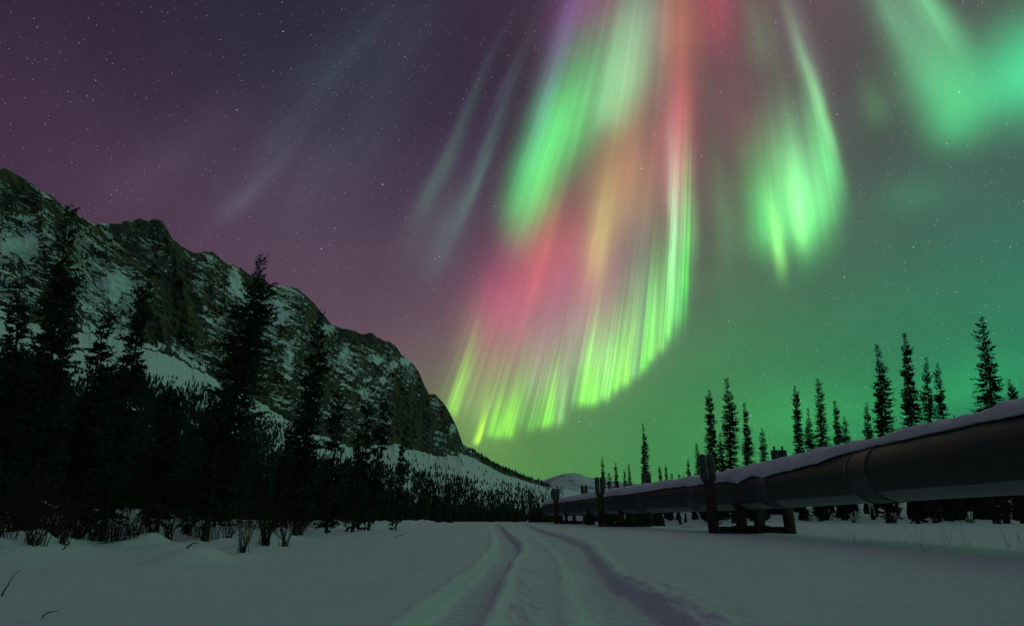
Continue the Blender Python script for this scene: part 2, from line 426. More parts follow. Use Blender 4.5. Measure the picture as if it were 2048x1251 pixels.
def ground_h(x, y, full=False):
    x = np.asarray(x, float); y = np.asarray(y, float)
    r = np.hypot(x, y)
    near = 1 - sstep(r, 60, 120)
    # left: lumpy snow among the trees, then rising ground
    dl = edge_left_x(y) - x                              # > 0 inside the wood
    inw = sstep(dl, -0.8, 1.2)
    h = 0.03 * fbm(x * 0.25, y * 0.25, 0.0, 3) + 0.014 * fbm(x * 1.4, y * 1.4, 2.0, 3)
    h = h + 0.012 * ridged(x * 0.9 + 0.3 * y, y * 2.3 - 0.2 * x, 12.0, 3) * (1 - sstep(r, 30, 60))          # wind crust
    h = h + near * inw * (0.20 * np.abs(fbm(x * 0.55, y * 0.55, 5.0, 4)) + 0.10 * fbm(x * 2.1, y * 2.1, 8.0, 3) + 0.05)
    h = h + near * 0.12 * np.exp(-((dl - 0.2) / 0.7) ** 2) * (0.6 + fbm(x * 0.8, y * 0.8, 4.0, 2))
    h = h + inw * (0.9 * sstep(dl, 1.5, 9.0) * (1 - sstep(y, 22, 45))) + np.where(dl > 0, 0.012 * np.clip(dl, 0, 60) * (1 - sstep(y, 30, 90)), 0)
    # right: the snow pad ends beyond the pipe and drops to the flat
    dr = x - edge_right_x(y)
    h = h - near * 0.26 * sstep(dr, 0.0, 1.7) + near * 0.05 * np.exp(-((dr + 0.5) / 0.6) ** 2)
    h = h + sstep(dr, 0.5, 3.0) * near * 0.05 * fbm(x * 0.4, y * 0.4, 6.0, 3)
    # beyond it the snow climbs a little, dips behind a low crest and rises again under the trees
    far_r = sstep(dr, 0.0, 6.0) * np.interp(y, [-50, 12, 39, 42, 46, 75, 110, 200], [0.1, 0.0, 0.46, 0.40, 0.55, 2.6, 3.0, 1.0])
    h = h + far_r
    for (mx, my, mr, mh) in MOUNDS:
        h = h + mh * np.exp(-((x - mx) ** 2 + (y - my) ** 2) / mr ** 2)
    h = h - 1.2 * sstep(y, 70, 130) * (1 - sstep(dr, 0, 6))   # the valley falls away past the bend
    d, m = rut_parts(x, y)
    return (h + d, m) if full else h + d
def gz(x, y):
    a = math.degrees(math.atan2(x, y)); r_ = math.hypot(x, y)
    i = int(np.clip(np.searchsorted(rr, r_) - 1, 0, len(rr) - 2)); j = int(np.clip(np.searchsorted(az, a) - 1, 0, len(az) - 2))
    u = min(max((r_ - rr[i]) / (rr[i + 1] - rr[i]), 0), 1); v = min(max((a - az[j]) / (az[j + 1] - az[j]), 0), 1)
    Z = GZ
    return float((Z[i, j] * (1 - v) + Z[i, j + 1] * v) * (1 - u) + (Z[i + 1, j] * (1 - v) + Z[i + 1, j + 1] * v) * u)

def mound_at(px, py, r, h):
    g = on_ground(px, py); MOUNDS.append((float(g[0]), float(g[1]), r, h))
for q in [(378,1128,0.45,.20),(410,1122,0.35,.14),(455,1093,0.6,.20),(505,1097,0.5,.18),(330,1098,.5,.12),(130,1105,.7,.14),(45,1120,.8,.2),(250,1092,.5,.12),(1470,1064,1.0,.24),(1140,1043,1.3,.2),(1235,1050,1.2,.22),(560,1080,.7,.16),(640,1062,.9,.16)]:
    mound_at(*q)
_rm = np.random.default_rng(77)
for _k in range(46):
    _px = _rm.uniform(-60, 880); _py = float(np.interp(_px, [-400, 0, 100, 200, 330, 470, 640, 760, 850, 905], [1150, 1112, 1097, 1088, 1080, 1074, 1058, 1052, 1044, 1036])) + _rm.uniform(-14, 12)
    mound_at(_px, _py, _rm.uniform(.18, .5), _rm.uniform(.07, .2))

az = np.r_[np.linspace(-180, -56, 50)[:-1], np.linspace(-56, 56, 900), np.linspace(56, 180, 50)[1:]]
rr = np.r_[np.geomspace(0.6, 3.4, 14)[:-1], np.geomspace(3.4, 70.0, 430)[:-1], np.geomspace(70, 300, 60)[:-1], np.geomspace(300, 14000, 40)]
A_, R_ = np.meshgrid(np.radians(az), rr)
X, Y = R_ * np.sin(A_), R_ * np.cos(A_)
hz, rut = ground_h(X.ravel(), Y.ravel(), True)
GZ = hz.reshape(X.shape)
V = np.c_[X.ravel(), Y.ravel(), hz]
V = np.r_[V, [[0, 0, 0]]]
F = grid_faces(len(rr), len(az))[:, ::-1]
c0 = np.arange(len(az) - 1); fan = np.c_[np.full(len(c0), len(V) - 1), c0 + 1, c0]
me = mesh_np('snow_ground', V, [F, fan], m_snow)
attr(me, 'rut', np.r_[rut, 0]); attr(me, 'along', np.r_[(Y.ravel() + 0.25 * X.ravel()), 0])
tag(link('ground', me), 'smooth snow covering the ground', None, None, 'structure')
del X, Y, V, F

# ------------------------------------------------------------------ the mountain
PX = np.array([-420,-300,-180,-80,0,30,60,110,160,190,225,260,290,312,326,336,345,365,385,405,425,447,470,500,530,545,575,595,612,640,665,690,720,745,775,790,806,822,838,852,858,870,885,898,908,918,926,945,990,1030,1060,1095,1130,1200])
PR = np.array([ 250, 262, 285, 305,332,345,366,400,428,443,446,438,436,437,444,462,480,492,505,504,505,522,533,548,560,573,570,576,591,620,648,655,668,668,682,690,713,722,744,775,787,788,802,822,842,866,888,898,925,943,955,966,977,992.])
CF_X = np.array([-420,-100,0,100,200,300,420,520,600,700,790,830,870,925,950,1000,1060,1130,1200])   # foot of the cliffs
CF_Y = np.array([ 560, 610,632,650,670,694,752,808,850,893,888,905,912,910,918,945,965,981,993.])
DIST_X = np.array([-420,0,300,600,920,1060,1200]); DIST_R = np.array([1500,1700,2100,2800,3900,4700,5600.]); DIST_F = np.array([350,380,430,560,900,1500,2600.])
nc, nr_f, nr_c, nr_b = 1150, 90, 330, 14
cx = np.r_[np.linspace(-420, -60, 110)[:-1], np.linspace(-60, 960, 940)[:-1], np.linspace(960, 1200, nc - 110 - 940 + 2)]
nc = len(cx)
ridge_px = np.interp(cx, PX, PR) + np.interp(cx, [-420, 930, 960, 1200], [1, 1, .25, .1]) * (3.0 * fbm(cx * 0.045, 0.3, 0.0, 3) + 2.6 * np.abs(fbm(cx * 0.16, 0.9, 0.0, 3)) - 1.0)
foot_px = np.interp(cx, CF_X, CF_Y) + np.interp(cx, [-420, 900, 960, 1200], [1, .7, .2, .1]) * (12 * fbm(cx * 0.016, 2.3, 0.0, 4) + 5 * fbm(cx * 0.11, 4.3, 0.0, 3))
foot_sm = np.maximum(np.interp(cx, CF_X, CF_Y), ridge_px + 0.8)
foot_px = np.maximum(foot_px, ridge_px + 0.8)
Dr = np.interp(cx, DIST_X, DIST_R); Df = np.interp(cx, DIST_X, DIST_F)
dirv = ray(cx, np.full(nc, 1020.0)); dirv = dirv[:, :2] / np.linalg.norm(dirv[:, :2], axis=1)[:, None]
def z_at(px, py, dist):
    d = ray(px, py); return CAM_Z + dist * d[:, 2] / np.hypot(d[:, 0], d[:, 1])
def az_dir(px, py):
    d = ray(px, py); return d[:, :2] / np.hypot(d[:, 0], d[:, 1])[:, None]
z_r = z_at(cx, ridge_px, Dr)
z_c0 = z_at(cx, foot_px, Dr * 0.86)
_w = np.hanning(61); _w /= _w.sum()
Dc = Dr - np.clip(np.convolve(np.pad(z_r - z_c0, 30, mode='edge'), _w, 'valid') * 0.62, 4.0, None)
z_c = z_at(cx, foot_px, Dc)
z_s = z_at(cx, foot_sm, Dc)
dir_r, dir_c = az_dir(cx, ridge_px), az_dir(cx, foot_px)
dir_f = az_dir(cx, np.full(nc, 1030.0))
rows = []
for t in np.linspace(0, 1, nr_f)[:-1]:
    d = Df + (Dc - Df) * t
    z = -14.0 + (z_s + 14.0) * (0.25 * t + 0.75 * t ** 1.9) + (z_c - z_s) * t ** 9
    dd = dir_f + (dir_c - dir_f) * t
    rows.append(np.c_[dd * d[:, None], z])
tc_ = np.linspace(0, 1, nr_c)
for t in tc_:
    d = Dc + (Dr - Dc) * (t ** 1.15)
    z = z_c + (z_r - z_c) * t
    dd = dir_c + (dir_r - dir_c) * t
    rows.append(np.c_[dd * d[:, None], z])
for t in np.linspace(0, 1, nr_b)[1:]:
    rows.append(np.c_[dir_r * (Dr + 2600 * t)[:, None], z_r * (1 - t) ** 1.4 - 30 * t])
G = np.array(rows)                                        # rows x cols x 3
nrow = len(rows)
CW = np.zeros(nrow); CW[nr_f - 1:nr_f - 1 + nr_c] = 1.0   # cliff rows
wt = np.zeros(nrow); tt = np.zeros(nrow)
wt[nr_f - 1:nr_f - 1 + nr_c] = sstep(tc_, 0.0, 0.12) * (0.25 + 0.75 * (1 - sstep(tc_, 0.86, 1.0)))
tt[nr_f - 1:nr_f - 1 + nr_c] = tc_
wt[nr_f - 1 + nr_c:] = 0.2
hcl = np.clip((z_r - z_c) / 260.0, 0.0, 1.0)
Wt = wt[:, None] * hcl[None, :]
P0 = G.copy()
x, y, z = P0[..., 0], P0[..., 1], P0[..., 2]
# coordinate along the face, and tilted beds
s = np.cumsum(np.r_[0, np.hypot(np.diff(dir_c[:, 0] * Dc), np.diff(dir_c[:, 1] * Dc))])[None, :] + 0 * z
bed = z + 0.22 * s + 55 * fbm(s / 620, z / 620, 0.0, 3) + 16 * fbm(s / 150, z / 150, 1.0, 3)
butt = ridged(s / 520 + 0.12 * z / 300, z / 1500, 0.0, 3)                   # buttresses and gullies
butt2 = ridged(s / 150 + 0.2 * z / 200, z / 330, 4.0, 4)
def terrace(b_, step):
    k = np.floor(b_ / step); f_ = b_ / step - k
    return (k + sstep(f_, 0.55, 1.0)) * step - b_
out = (butt - 0.6) * 190 + (butt2 - 0.6) * 74 + 26 * (ridged(s / 62 + 0.3 * z / 60, z / 95, 8.0, 4) - 0.6) + 20 * fbm(s / 90, z / 90, 2.0, 4)
rough = terrace(bed, 42.0) * 0.42 + terrace(bed + 9 * fbm(s / 60, z / 60, 7.0, 2), 13.0) * 0.5 + 3 * fbm(s / 34, z / 16, 3.0, 4)
fade_top = Wt
o2 = dir_c[None, :, :]                                     # radial direction; push towards the valley
amt = (out + rough) * fade_top
nrm2 = -o2
G[..., 0] += nrm2[..., 0] * amt; G[..., 1] += nrm2[..., 1] * amt
G[..., 2] += (10 * fbm(s / 70, z / 70, 9.0, 4)) * Wt * 0.5
# keep the skyline where it is but jagged
talus = (1 - CW)[:, None] * np.ones((1, nc))
G[..., 2] += np.where(np.arange(nrow)[:, None] < nr_f - 1, 9 * fbm(x / 160, y / 160, 0.0, 4) * sstep(np.arange(nrow) / nr_f, 0.15, 0.6)[:, None] * (np.clip(Dc / 2600, 0.4, 1.3))[None, :], 0)
# normals for the snow cover
dx = np.gradient(G, axis=1); dyv = np.gradient(G, axis=0)
nn = np.cross(dx, dyv); nn /= np.linalg.norm(nn, axis=-1, keepdims=True) + 1e-9
nz = np.abs(nn[..., 2])
cover = sstep(nz, 0.30, 0.80) * 0.84 + 0.24 * fbm(s / 190, z / 130, 11.0, 4) + 0.03
cover = cover + 0.26 * sstep(0.60 - butt, -0.04, 0.16) + 0.16 * sstep(0.58 - butt2, -0.02, 0.2) - 0.14
ledge = terrace(bed, 42.0) / 42.0
cover = cover + 0.26 * sstep(-np.abs(ledge + 0.42), -0.10, 0.0) * sstep(fbm(s / 120, z / 60, 21.0, 3), -0.25, 0.35)
# snow lying in gullies and on shelves of the face
rid_t = np.interp(cx, [-420, 0, 330, 560, 700, 800, 930], [.2, .2, .05, .10, .02, .05, .0])
px_of = cx[None, :] + 0 * z
py_of = foot_px[None, :] + (ridge_px - foot_px)[None, :] * tt[:, None]
SNOWY = [(235,570,30,20,.9),(225,590,14,24,.7),(470,575,13,34,.9),(490,600,16,14,.7),(545,620,26,16,.6),(555,650,12,14,.9),(575,640,20,8,.5),(395,585,16,26,.55),(410,640,12,16,.7),(430,655,22,9,.7),
         (750,728,16,9,.95),(785,738,14,9,.9),(735,770,10,5,.8),(765,770,10,7,.8),(727,797,9,8,.9),(777,848,12,5,.9),(808,722,14,9,.8),(905,858,7,14,.8),(560,700,14,8,.6),(575,740,10,30,.6),(120,545,40,10,.5),
         (50,500,50,24,.55),(60,440,40,8,.5),(420,530,18,10,.4),(610,690,24,10,.5),(645,745,16,5,.6),(690,705,14,26,.35),(640,660,26,18,.45),(870,800,14,14,.45),(20,640,40,20,.6),(150,700,40,24,.6),(500,640,30,22,.4),(470,520,26,12,.5),(640,840,20,10,.4)]
for (a, c, ra, rc, k) in SNOWY:
    cover = cover + k * np.exp(-(((px_of - a + 6 * fbm(px_of / 14, py_of / 14, 1.0, 3)) / ra) ** 2 + ((py_of - c + 5 * fbm(px_of / 11, py_of / 11, 5.0, 3)) / rc) ** 2) ** 2)
DARKR = [(285,500,60,50,.35),(360,620,50,70,.45),(320,660,60,40,.3),(20,400,60,40,.3),(700,680,60,14,.35),(300,560,50,14,.2),(840,830,60,60,.25),(800,860,60,40,.2)]
for (a, c, ra, rc, k) in DARKR:
    cover = cover - 1.6 * k * np.exp(-(((px_of - a + 10 * fbm(px_of / 30, py_of / 30, 3.0, 3)) / ra) ** 2 + ((py_of - c) / rc) ** 2))
# below the cliffs snow lies everywhere, save a few rocks
low = np.arange(nrow)[:, None] < nr_f - 1
cover = np.where(low, 0.95 + 0.2 * fbm(x / 60, y / 60, 3.0, 3), cover)
back = np.arange(nrow)[:, None] >= nr_f - 1 + nr_c
cover = np.where(back, 0.8, cover)
flat = (hcl < 0.12)[None, :] & (CW[:, None] > 0)
cover = np.where(flat, 0.85, cover)
MTN = G
me = mesh_np('mountain', G.reshape(-1, 3), grid_faces(nrow, nc), m_cliff)
attr(me, 'snow_cover', cover); attr(me, 'bed', bed); attr(me, 'face_run', s)
tag(link('mountain', me), 'steep snow dusted rock mountain above the wood', None, None, 'structure')
MT_FOOT, MT_ROWS = nr_f, nrow

# ------------------------------------------------------------------ far hills
def far_hill(name, pts, dist, depth, label, seed):
    xs = np.linspace(pts[0][0], pts[-1][0], 240)
    ys = np.interp(xs, [q[0] for q in pts], [q[1] for q in pts]) + 0.7 * fbm(xs / 40, seed, 0, 4)
    dr = az_dir(xs, ys); zt = z_at(xs, ys, dist)
    rws = []
    for t in np.linspace(0, 1, 46):
        rws.append(np.c_[dr * (dist - depth * (1 - t)), np.maximum(-20 + (zt + 20) * (t ** 1.25), -20)])
    for t in np.linspace(0, 1, 8)[1:]:
        rws.append(np.c_[dr * (dist + depth * t), -20 + (zt + 20) * (1 - t)])
    Gh = np.array(rws)
    env = np.sin(np.linspace(0, np.pi, len(rws)))[:, None] ** 0.7
    Gh[..., 2] += 40 * (ridged(Gh[..., 0] / 700, Gh[..., 1] / 700, seed, 4) - 0.6) * env * np.clip(zt / 300, 0, 1)[None, :]
    me = mesh_np(name, Gh.reshape(-1, 3), grid_faces(len(rws), len(xs)), m_far)
    return tag(link(name, me), label, None, None, 'structure')
far_hill('hill', [(985,1003),(1040,978),(1075,964),(1105,953),(1130,946),(1150,945),(1163,947),(1176,953),(1195,957),(1230,961),(1300,972),(1380,985),(1450,1000)], 7600, 2200, 'rounded snowy hill far down the valley', 1.7)
far_hill('hill', [(1180,1000),(1240,975),(1300,968),(1370,962),(1450,966),(1600,950),(1800,955),(2000,960),(2250,975),(2400,1000)], 9000, 2500, 'low pale hills along the horizon behind the pipe', 4.2)

# ------------------------------------------------------------------ pipeline
m_steel, n, b = material('galvanised_jacket')
p = geo_pos(n)
g1 = n.noise(vec=p, scale=1.6, detail=6.0, rough=0.65)
g2 = n.noise(vec=p, scale=22.0, detail=3.0)
jk = n.mix(n.m('MULTIPLY_ADD', g2, 0.3, n.m('MULTIPLY', g1, 0.7)), (0.034, 0.040, 0.036), (0.080, 0.088, 0.080))
belly_mix = n.smooth(n.m('ADD', attr_node(n, 'belly'), n.m('MULTIPLY_ADD', g2, 0.3, -0.15)), 0.42, 0.58)  # jacket turns a paler grey along its underside
n.t.links.new(n.mix(belly_mix, jk, (0.20, 0.21, 0.21)), b.inputs['Base Color'])
n.t.links.new(n.m('MULTIPLY_ADD', belly_mix, -0.55, 0.6), b.inputs['Metallic'])
n.t.links.new(n.m('MULTIPLY_ADD', g1, 0.2, 0.46), b.inputs['Roughness'])
bump(n, b, n.m('MULTIPLY_ADD', g2, 0.1, g1), 0.25, 0.02)
m_band, n, b = material('band_steel')
g1 = n.noise(vec=geo_pos(n), scale=4.0, detail=5.0)
n.t.links.new(n.mix(g1, (0.05, 0.055, 0.053), (0.11, 0.115, 0.11)), b.inputs['Base Color'])
b.inputs['Metallic'].default_value = 0.6; b.inputs['Roughness'].default_value = 0.5
m_rust, n, b = material('weathered_post_steel')
g1 = n.noise(vec=geo_pos(n), scale=5.0, detail=6.0, rough=0.7)
n.t.links.new(n.mix(n.smooth(g1, 0.35, 0.7), (0.030, 0.018, 0.014), (0.075, 0.042, 0.030)), b.inputs['Base Color'])
b.inputs['Metallic'].default_value = 0.1; b.inputs['Roughness'].default_value = 0.8
m_fin, n, b = material('aluminium_fins')
g1 = n.noise(vec=geo_pos(n), scale=6.0, detail=4.0)
n.t.links.new(n.mix(g1, (0.11, 0.12, 0.12), (0.22, 0.23, 0.23)), b.inputs['Base Color'])
b.inputs['Metallic'].default_value = 0.5; b.inputs['Roughness'].default_value = 0.5

PIPE_R = 0.67
YS = 1.06
PP = np.array([(8.7,-9,1.76),(8.85,0,1.75),(9.05,9.6,1.705),(9.35,15.5,1.65),(9.50,23,1.58),(8.62,30,1.53),(7.35,37,1.48),(6.45,44,1.44),(5.25,52,1.39),(4.35,58,1.36),(3.95,61.5,1.35),(4.5,65.0,1.35),(6.6,69.0,1.34),(12,75.0,1.34)])
PP[:, 1] *= YS
def spline(P, n_):
    """Catmull-Rom through P, resampled evenly"""
    Q = np.r_[[2 * P[0] - P[1]], P, [2 * P[-1] - P[-2]]]
    o = []
    for i in range(1, len(Q) - 2):
        t = np.linspace(0, 1, 60, endpoint=False)[:, None]
        p0, p1, p2, p3 = Q[i - 1], Q[i], Q[i + 1], Q[i + 2]
        o.append(0.5 * ((2 * p1) + (-p0 + p2) * t + (2 * p0 - 5 * p1 + 4 * p2 - p3) * t ** 2 + (-p0 + 3 * p1 - 3 * p2 + p3) * t ** 3))
    o = np.concatenate(o + [P[-1:]]); L_ = np.r_[0, np.cumsum(np.linalg.norm(np.diff(o, axis=0), axis=1))]
    s_ = np.linspace(0, L_[-1], n_)
    return np.stack([np.interp(s_, L_, o[:, k]) for k in range(3)], -1), s_
PC, PS = spline(PP, 1400)
T_ = np.gradient(PC, axis=0); T_ /= np.linalg.norm(T_, axis=1)[:, None]
SIDE = np.stack([-T_[:, 1], T_[:, 0], 0 * T_[:, 0]], -1); SIDE /= np.linalg.norm(SIDE, axis=1)[:, None]   # towards the track
UPV = np.cross(SIDE, T_) * -1.0
UPV *= np.sign(UPV[:, 2])[:, None]
def frame_at(i, a, r):
    """point at station(s) i, angle a from the top towards the track, radius r"""
    a = np.asarray(a)
    return PC[i] + (SIDE[i] * np.sin(a)[..., None] + UPV[i] * np.cos(a)[..., None]) * np.asarray(r)[..., None]
def y_to_i(y): return int(np.argmin(np.abs(PC[:1250, 1] - y * YS)))   # y: distance along the view
def sweep(idx, radii, seg=72):
    a = np.linspace(0, 2 * np.pi, seg, endpoint=False)
    V = np.concatenate([frame_at(np.full(seg, i), a, np.full(seg, r)) for i, r in zip(idx, radii)])
    return V, grid_faces(len(idx), seg, True)
pipe = tag(empty('pipeline', tuple(PC[y_to_i(23)] - np.array([0, 0, PIPE_R]))), 'long dull steel pipeline with snow on top, raised beside the track', 'pipeline')
def under(parent, V):  # vertices relative to the parent Empty
    return np.asarray(V) - np.array(parent.location)
idx = np.arange(0, 1400, 4)
V, F = sweep(idx, [PIPE_R] * len(idx), 96)
me = mesh_np('jacket', under(pipe, V), F, m_steel)
_a = np.tile(np.linspace(0, 360, 96, endpoint=False), len(idx)); _l = np.repeat(PS[idx], 96)
attr(me, 'belly', sstep(_a + 3.0 * fbm(_l * 0.4, 2.0, 0, 3), 129, 136) * (1 - sstep(_a, 225, 240)) * (0.85 + 0.5 * fbm(_l * 0.25, _a / 60, 3.0, 3)))  # mask of the paler underside strip, its edge and strength uneven
link('jacket', me, pipe)
def band(y0, y1):
    i0, i1 = y_to_i(y0), y_to_i(y1)
    if i1 < i0: i0, i1 = i1, i0
    ii = np.linspace(i0, i1, 15).round().astype(int)
    e = PIPE_R
    lo, hi, rg = e + 0.005, e + 0.010, e + 0.026
    pos = np.array([0, .001, .05, .055, .09, .095, .15, .5, .85, .905, .91, .945, .95, .999, 1.0])
    rad = [e - .01, lo + .01, lo + .012, rg, rg, hi, hi, hi, hi, hi, rg, rg, lo + .012, lo + .01, e - .01]
    ctr = PC[i0] + (PC[i1] - PC[i0]) * pos[:, None]
    sd, up = SIDE[(i0 + i1) // 2], UPV[(i0 + i1) // 2]
    a = np.linspace(0, 2 * np.pi, 96, endpoint=False)
    V = np.concatenate([c + (sd * np.sin(a)[:, None] + up * np.cos(a)[:, None]) * r for c, r in zip(ctr, rad)])
    F = grid_faces(len(pos), 96, True)
    me = mesh_np('joint_band', under(pipe, V), F, m_band)
    link('joint_band', me, pipe)
for y0, y1 in ((5.2, 6.3), (13.6, 14.55), (19.6, 20.6), (26.6, 27.5), (33.0, 34.1), (40.0, 41.2), (46.8, 47.8), (55.5, 56.5)):
    band(y0, y1)
# snow lying along the top
ii = np.arange(0, 1330)
yy = PC[ii, 1] / YS
amax = np.radians(np.interp(yy, [-9, 10, 13.8, 14.9, 16.2, 18.5, 20, 21.2, 22.3, 23.6, 26, 30, 35, 41, 60, 80], [32, 32, 28, 30, 50, 55, 60, 46, 66, 50, 50, 44, 54, 48, 50, 46]))
sl = PS[ii]
amax = amax + np.radians(5.0) * fbm(sl * 0.9, 0.0, 0.0, 4) + np.radians(3.5) * np.abs(fbm(sl * 3.1, 3.0, 0.0, 3)) + np.radians(2.6) * fbm(sl * 9.0, 7.0, 0.0, 3)
abk = np.radians(44 + 7 * fbm(sl * 0.7, 9.0, 0.0, 4))
thick = np.interp(yy, [-9, 8, 14, 15.5, 18, 22, 24, 35, 60], [.25, .25, .20, .25, .27, .32, .28, .27, .26]) * (1 + 0.28 * fbm(sl * 0.55, 5.0, 0.0, 3) + 0.10 * fbm(sl * 2.6, 2.0, 0.0, 3))
m_ = 26
u = np.linspace(-1, 1, m_)
ang = np.where(u[None, :] > 0, u[None, :] * amax[:, None], u[None, :] * abk[:, None])
prof = (1 - np.abs(u[None, :]) ** 2.6) ** 0.55
rough_ = 1 + 0.18 * fbm(sl[:, None] * 1.7, ang * 3.0, 4.0, 3)
ro = PIPE_R + 0.012 + thick[:, None] * prof * rough_ + 0.05 * np.where(u[None, :] > 0, 1, 1) * (np.abs(u[None, :]) ** 3) * (1 - np.abs(u[None, :]) ** 14)
ri = PIPE_R + 0.004 + 0.05 * np.clip(np.abs(u[None, :]) - .82, 0, 1) / .18 * (u[None, :] > 0) + 0 * ro
ro = np.maximum(ro, ri + 0.012)
Vo = PC[ii][:, None, :] + (SIDE[ii][:, None, :] * np.sin(ang)[..., None] + UPV[ii][:, None, :] * np.cos(ang)[..., None]) * ro[..., None]
Vi = PC[ii][:, None, :] + (SIDE[ii][:, None, :] * np.sin(ang)[..., None] + UPV[ii][:, None, :] * np.cos(ang)[..., None]) * ri[..., None]
ring = np.concatenate([Vo, Vi[:, ::-1, :]], 1)
V = ring.reshape(-1, 3); F = grid_faces(len(ii), 2 * m_, True)
snowcap = link('snow_cap', mesh_np('snow_cap', V, F[:, ::-1], m_snow))
tag(snowcap, 'thick ragged ledge of snow lying along the top of the pipeline', 'snow')

def box_v(cx_, cy_, cz_, sx, sy, sz):
    V = np.array([[x_, y_, z_] for z_ in (-1, 1) for y_ in (-1, 1) for x_ in (-1, 1)], float) * np.array([sx, sy, sz]) / 2 + np.array([cx_, cy_, cz_])
    F = np.array([[0, 2, 3, 1], [4, 5, 7, 6], [0, 1, 5, 4], [2, 6, 7, 3], [0, 4, 6, 2], [1, 3, 7, 5]])
    return V, F
def cyl_v(x_, y_, z0, z1, r, seg=20, r1=None):
    a = np.linspace(0, 2 * np.pi, seg, endpoint=False); r1 = r if r1 is None else r1
    ringf = lambda rad, z_: np.c_[x_ + rad * np.cos(a), y_ + rad * np.sin(a), np.full(seg, z_)]
    V = np.r_[ringf(r, z0), ringf(r, z1 - .01), ringf(r1 - .008, z1), [[x_, y_, z0]], [[x_, y_, z1]]]
    k = np.arange(seg); k2 = (k + 1) % seg
    q = np.r_[np.c_[k, k2, k2 + seg, k + seg], np.c_[k + seg, k2 + seg, k2 + 2 * seg, k + 2 * seg]]
    t = np.r_[np.c_[k2, k, np.full(seg, 3 * seg)], np.c_[k + 2 * seg, k2 + 2 * seg, np.full(seg, 3 * seg + 1)]]
    return V, q, t
def join(parts):
    """parts: (V, F...) tuples -> V, [quads, tris]"""
    Vs, Q, T, o = [], [], [], 0
    for V, *Fs in parts:
        for f in Fs:
            f = np.asarray(f)
            if len(f): (Q if f.shape[1] == 4 else T).append(f + o)
        Vs.append(V); o += len(V)
    out = []
    if Q: out.append(np.concatenate(Q))
    if T: out.append(np.concatenate(T))
    return np.concatenate(Vs), out
def fins_v(x_, y_, z0, z1, r0=.075, r1=.152, nf=14):
    """radiator: a core tube with vertical fins all round"""
    seg = nf * 4; a = np.arange(seg) / seg * 2 * np.pi
    rad = np.where(np.arange(seg) % 4 < 1.5, r1, r0)
    ringf = lambda z_: np.c_[x_ + rad * np.cos(a), y_ + rad * np.sin(a), np.full(seg, z_)]
    V = np.r_[ringf(z0), ringf(z1), [[x_, y_, z0], [x_, y_, z1]]]
    k = np.arange(seg); k2 = (k + 1) % seg
    return V, np.c_[k, k2, k2 + seg, k + seg], np.r_[np.c_[k2, k, np.full(seg, 2 * seg)], np.c_[k + seg, k2 + seg, np.full(seg, 2 * seg + 1)]]
m_flat = False
SUPPORTS = [ # y, left post px, right post px, label
 (23.0, 1427, 1573, 'nearest and tallest pipeline support, rusty posts topped by paired finned radiators'),
 (37.0, 1203, 1297, 'second pipeline support from the big near one, left post before the small snowy hill'),
 (52.0, 1113, 1170, 'small distant pipeline support standing just before the rounded end of the pipe'),
 (63.5, 1061, 1108, 'farthest pipeline support, its post standing clear left of the pipe end'),
]
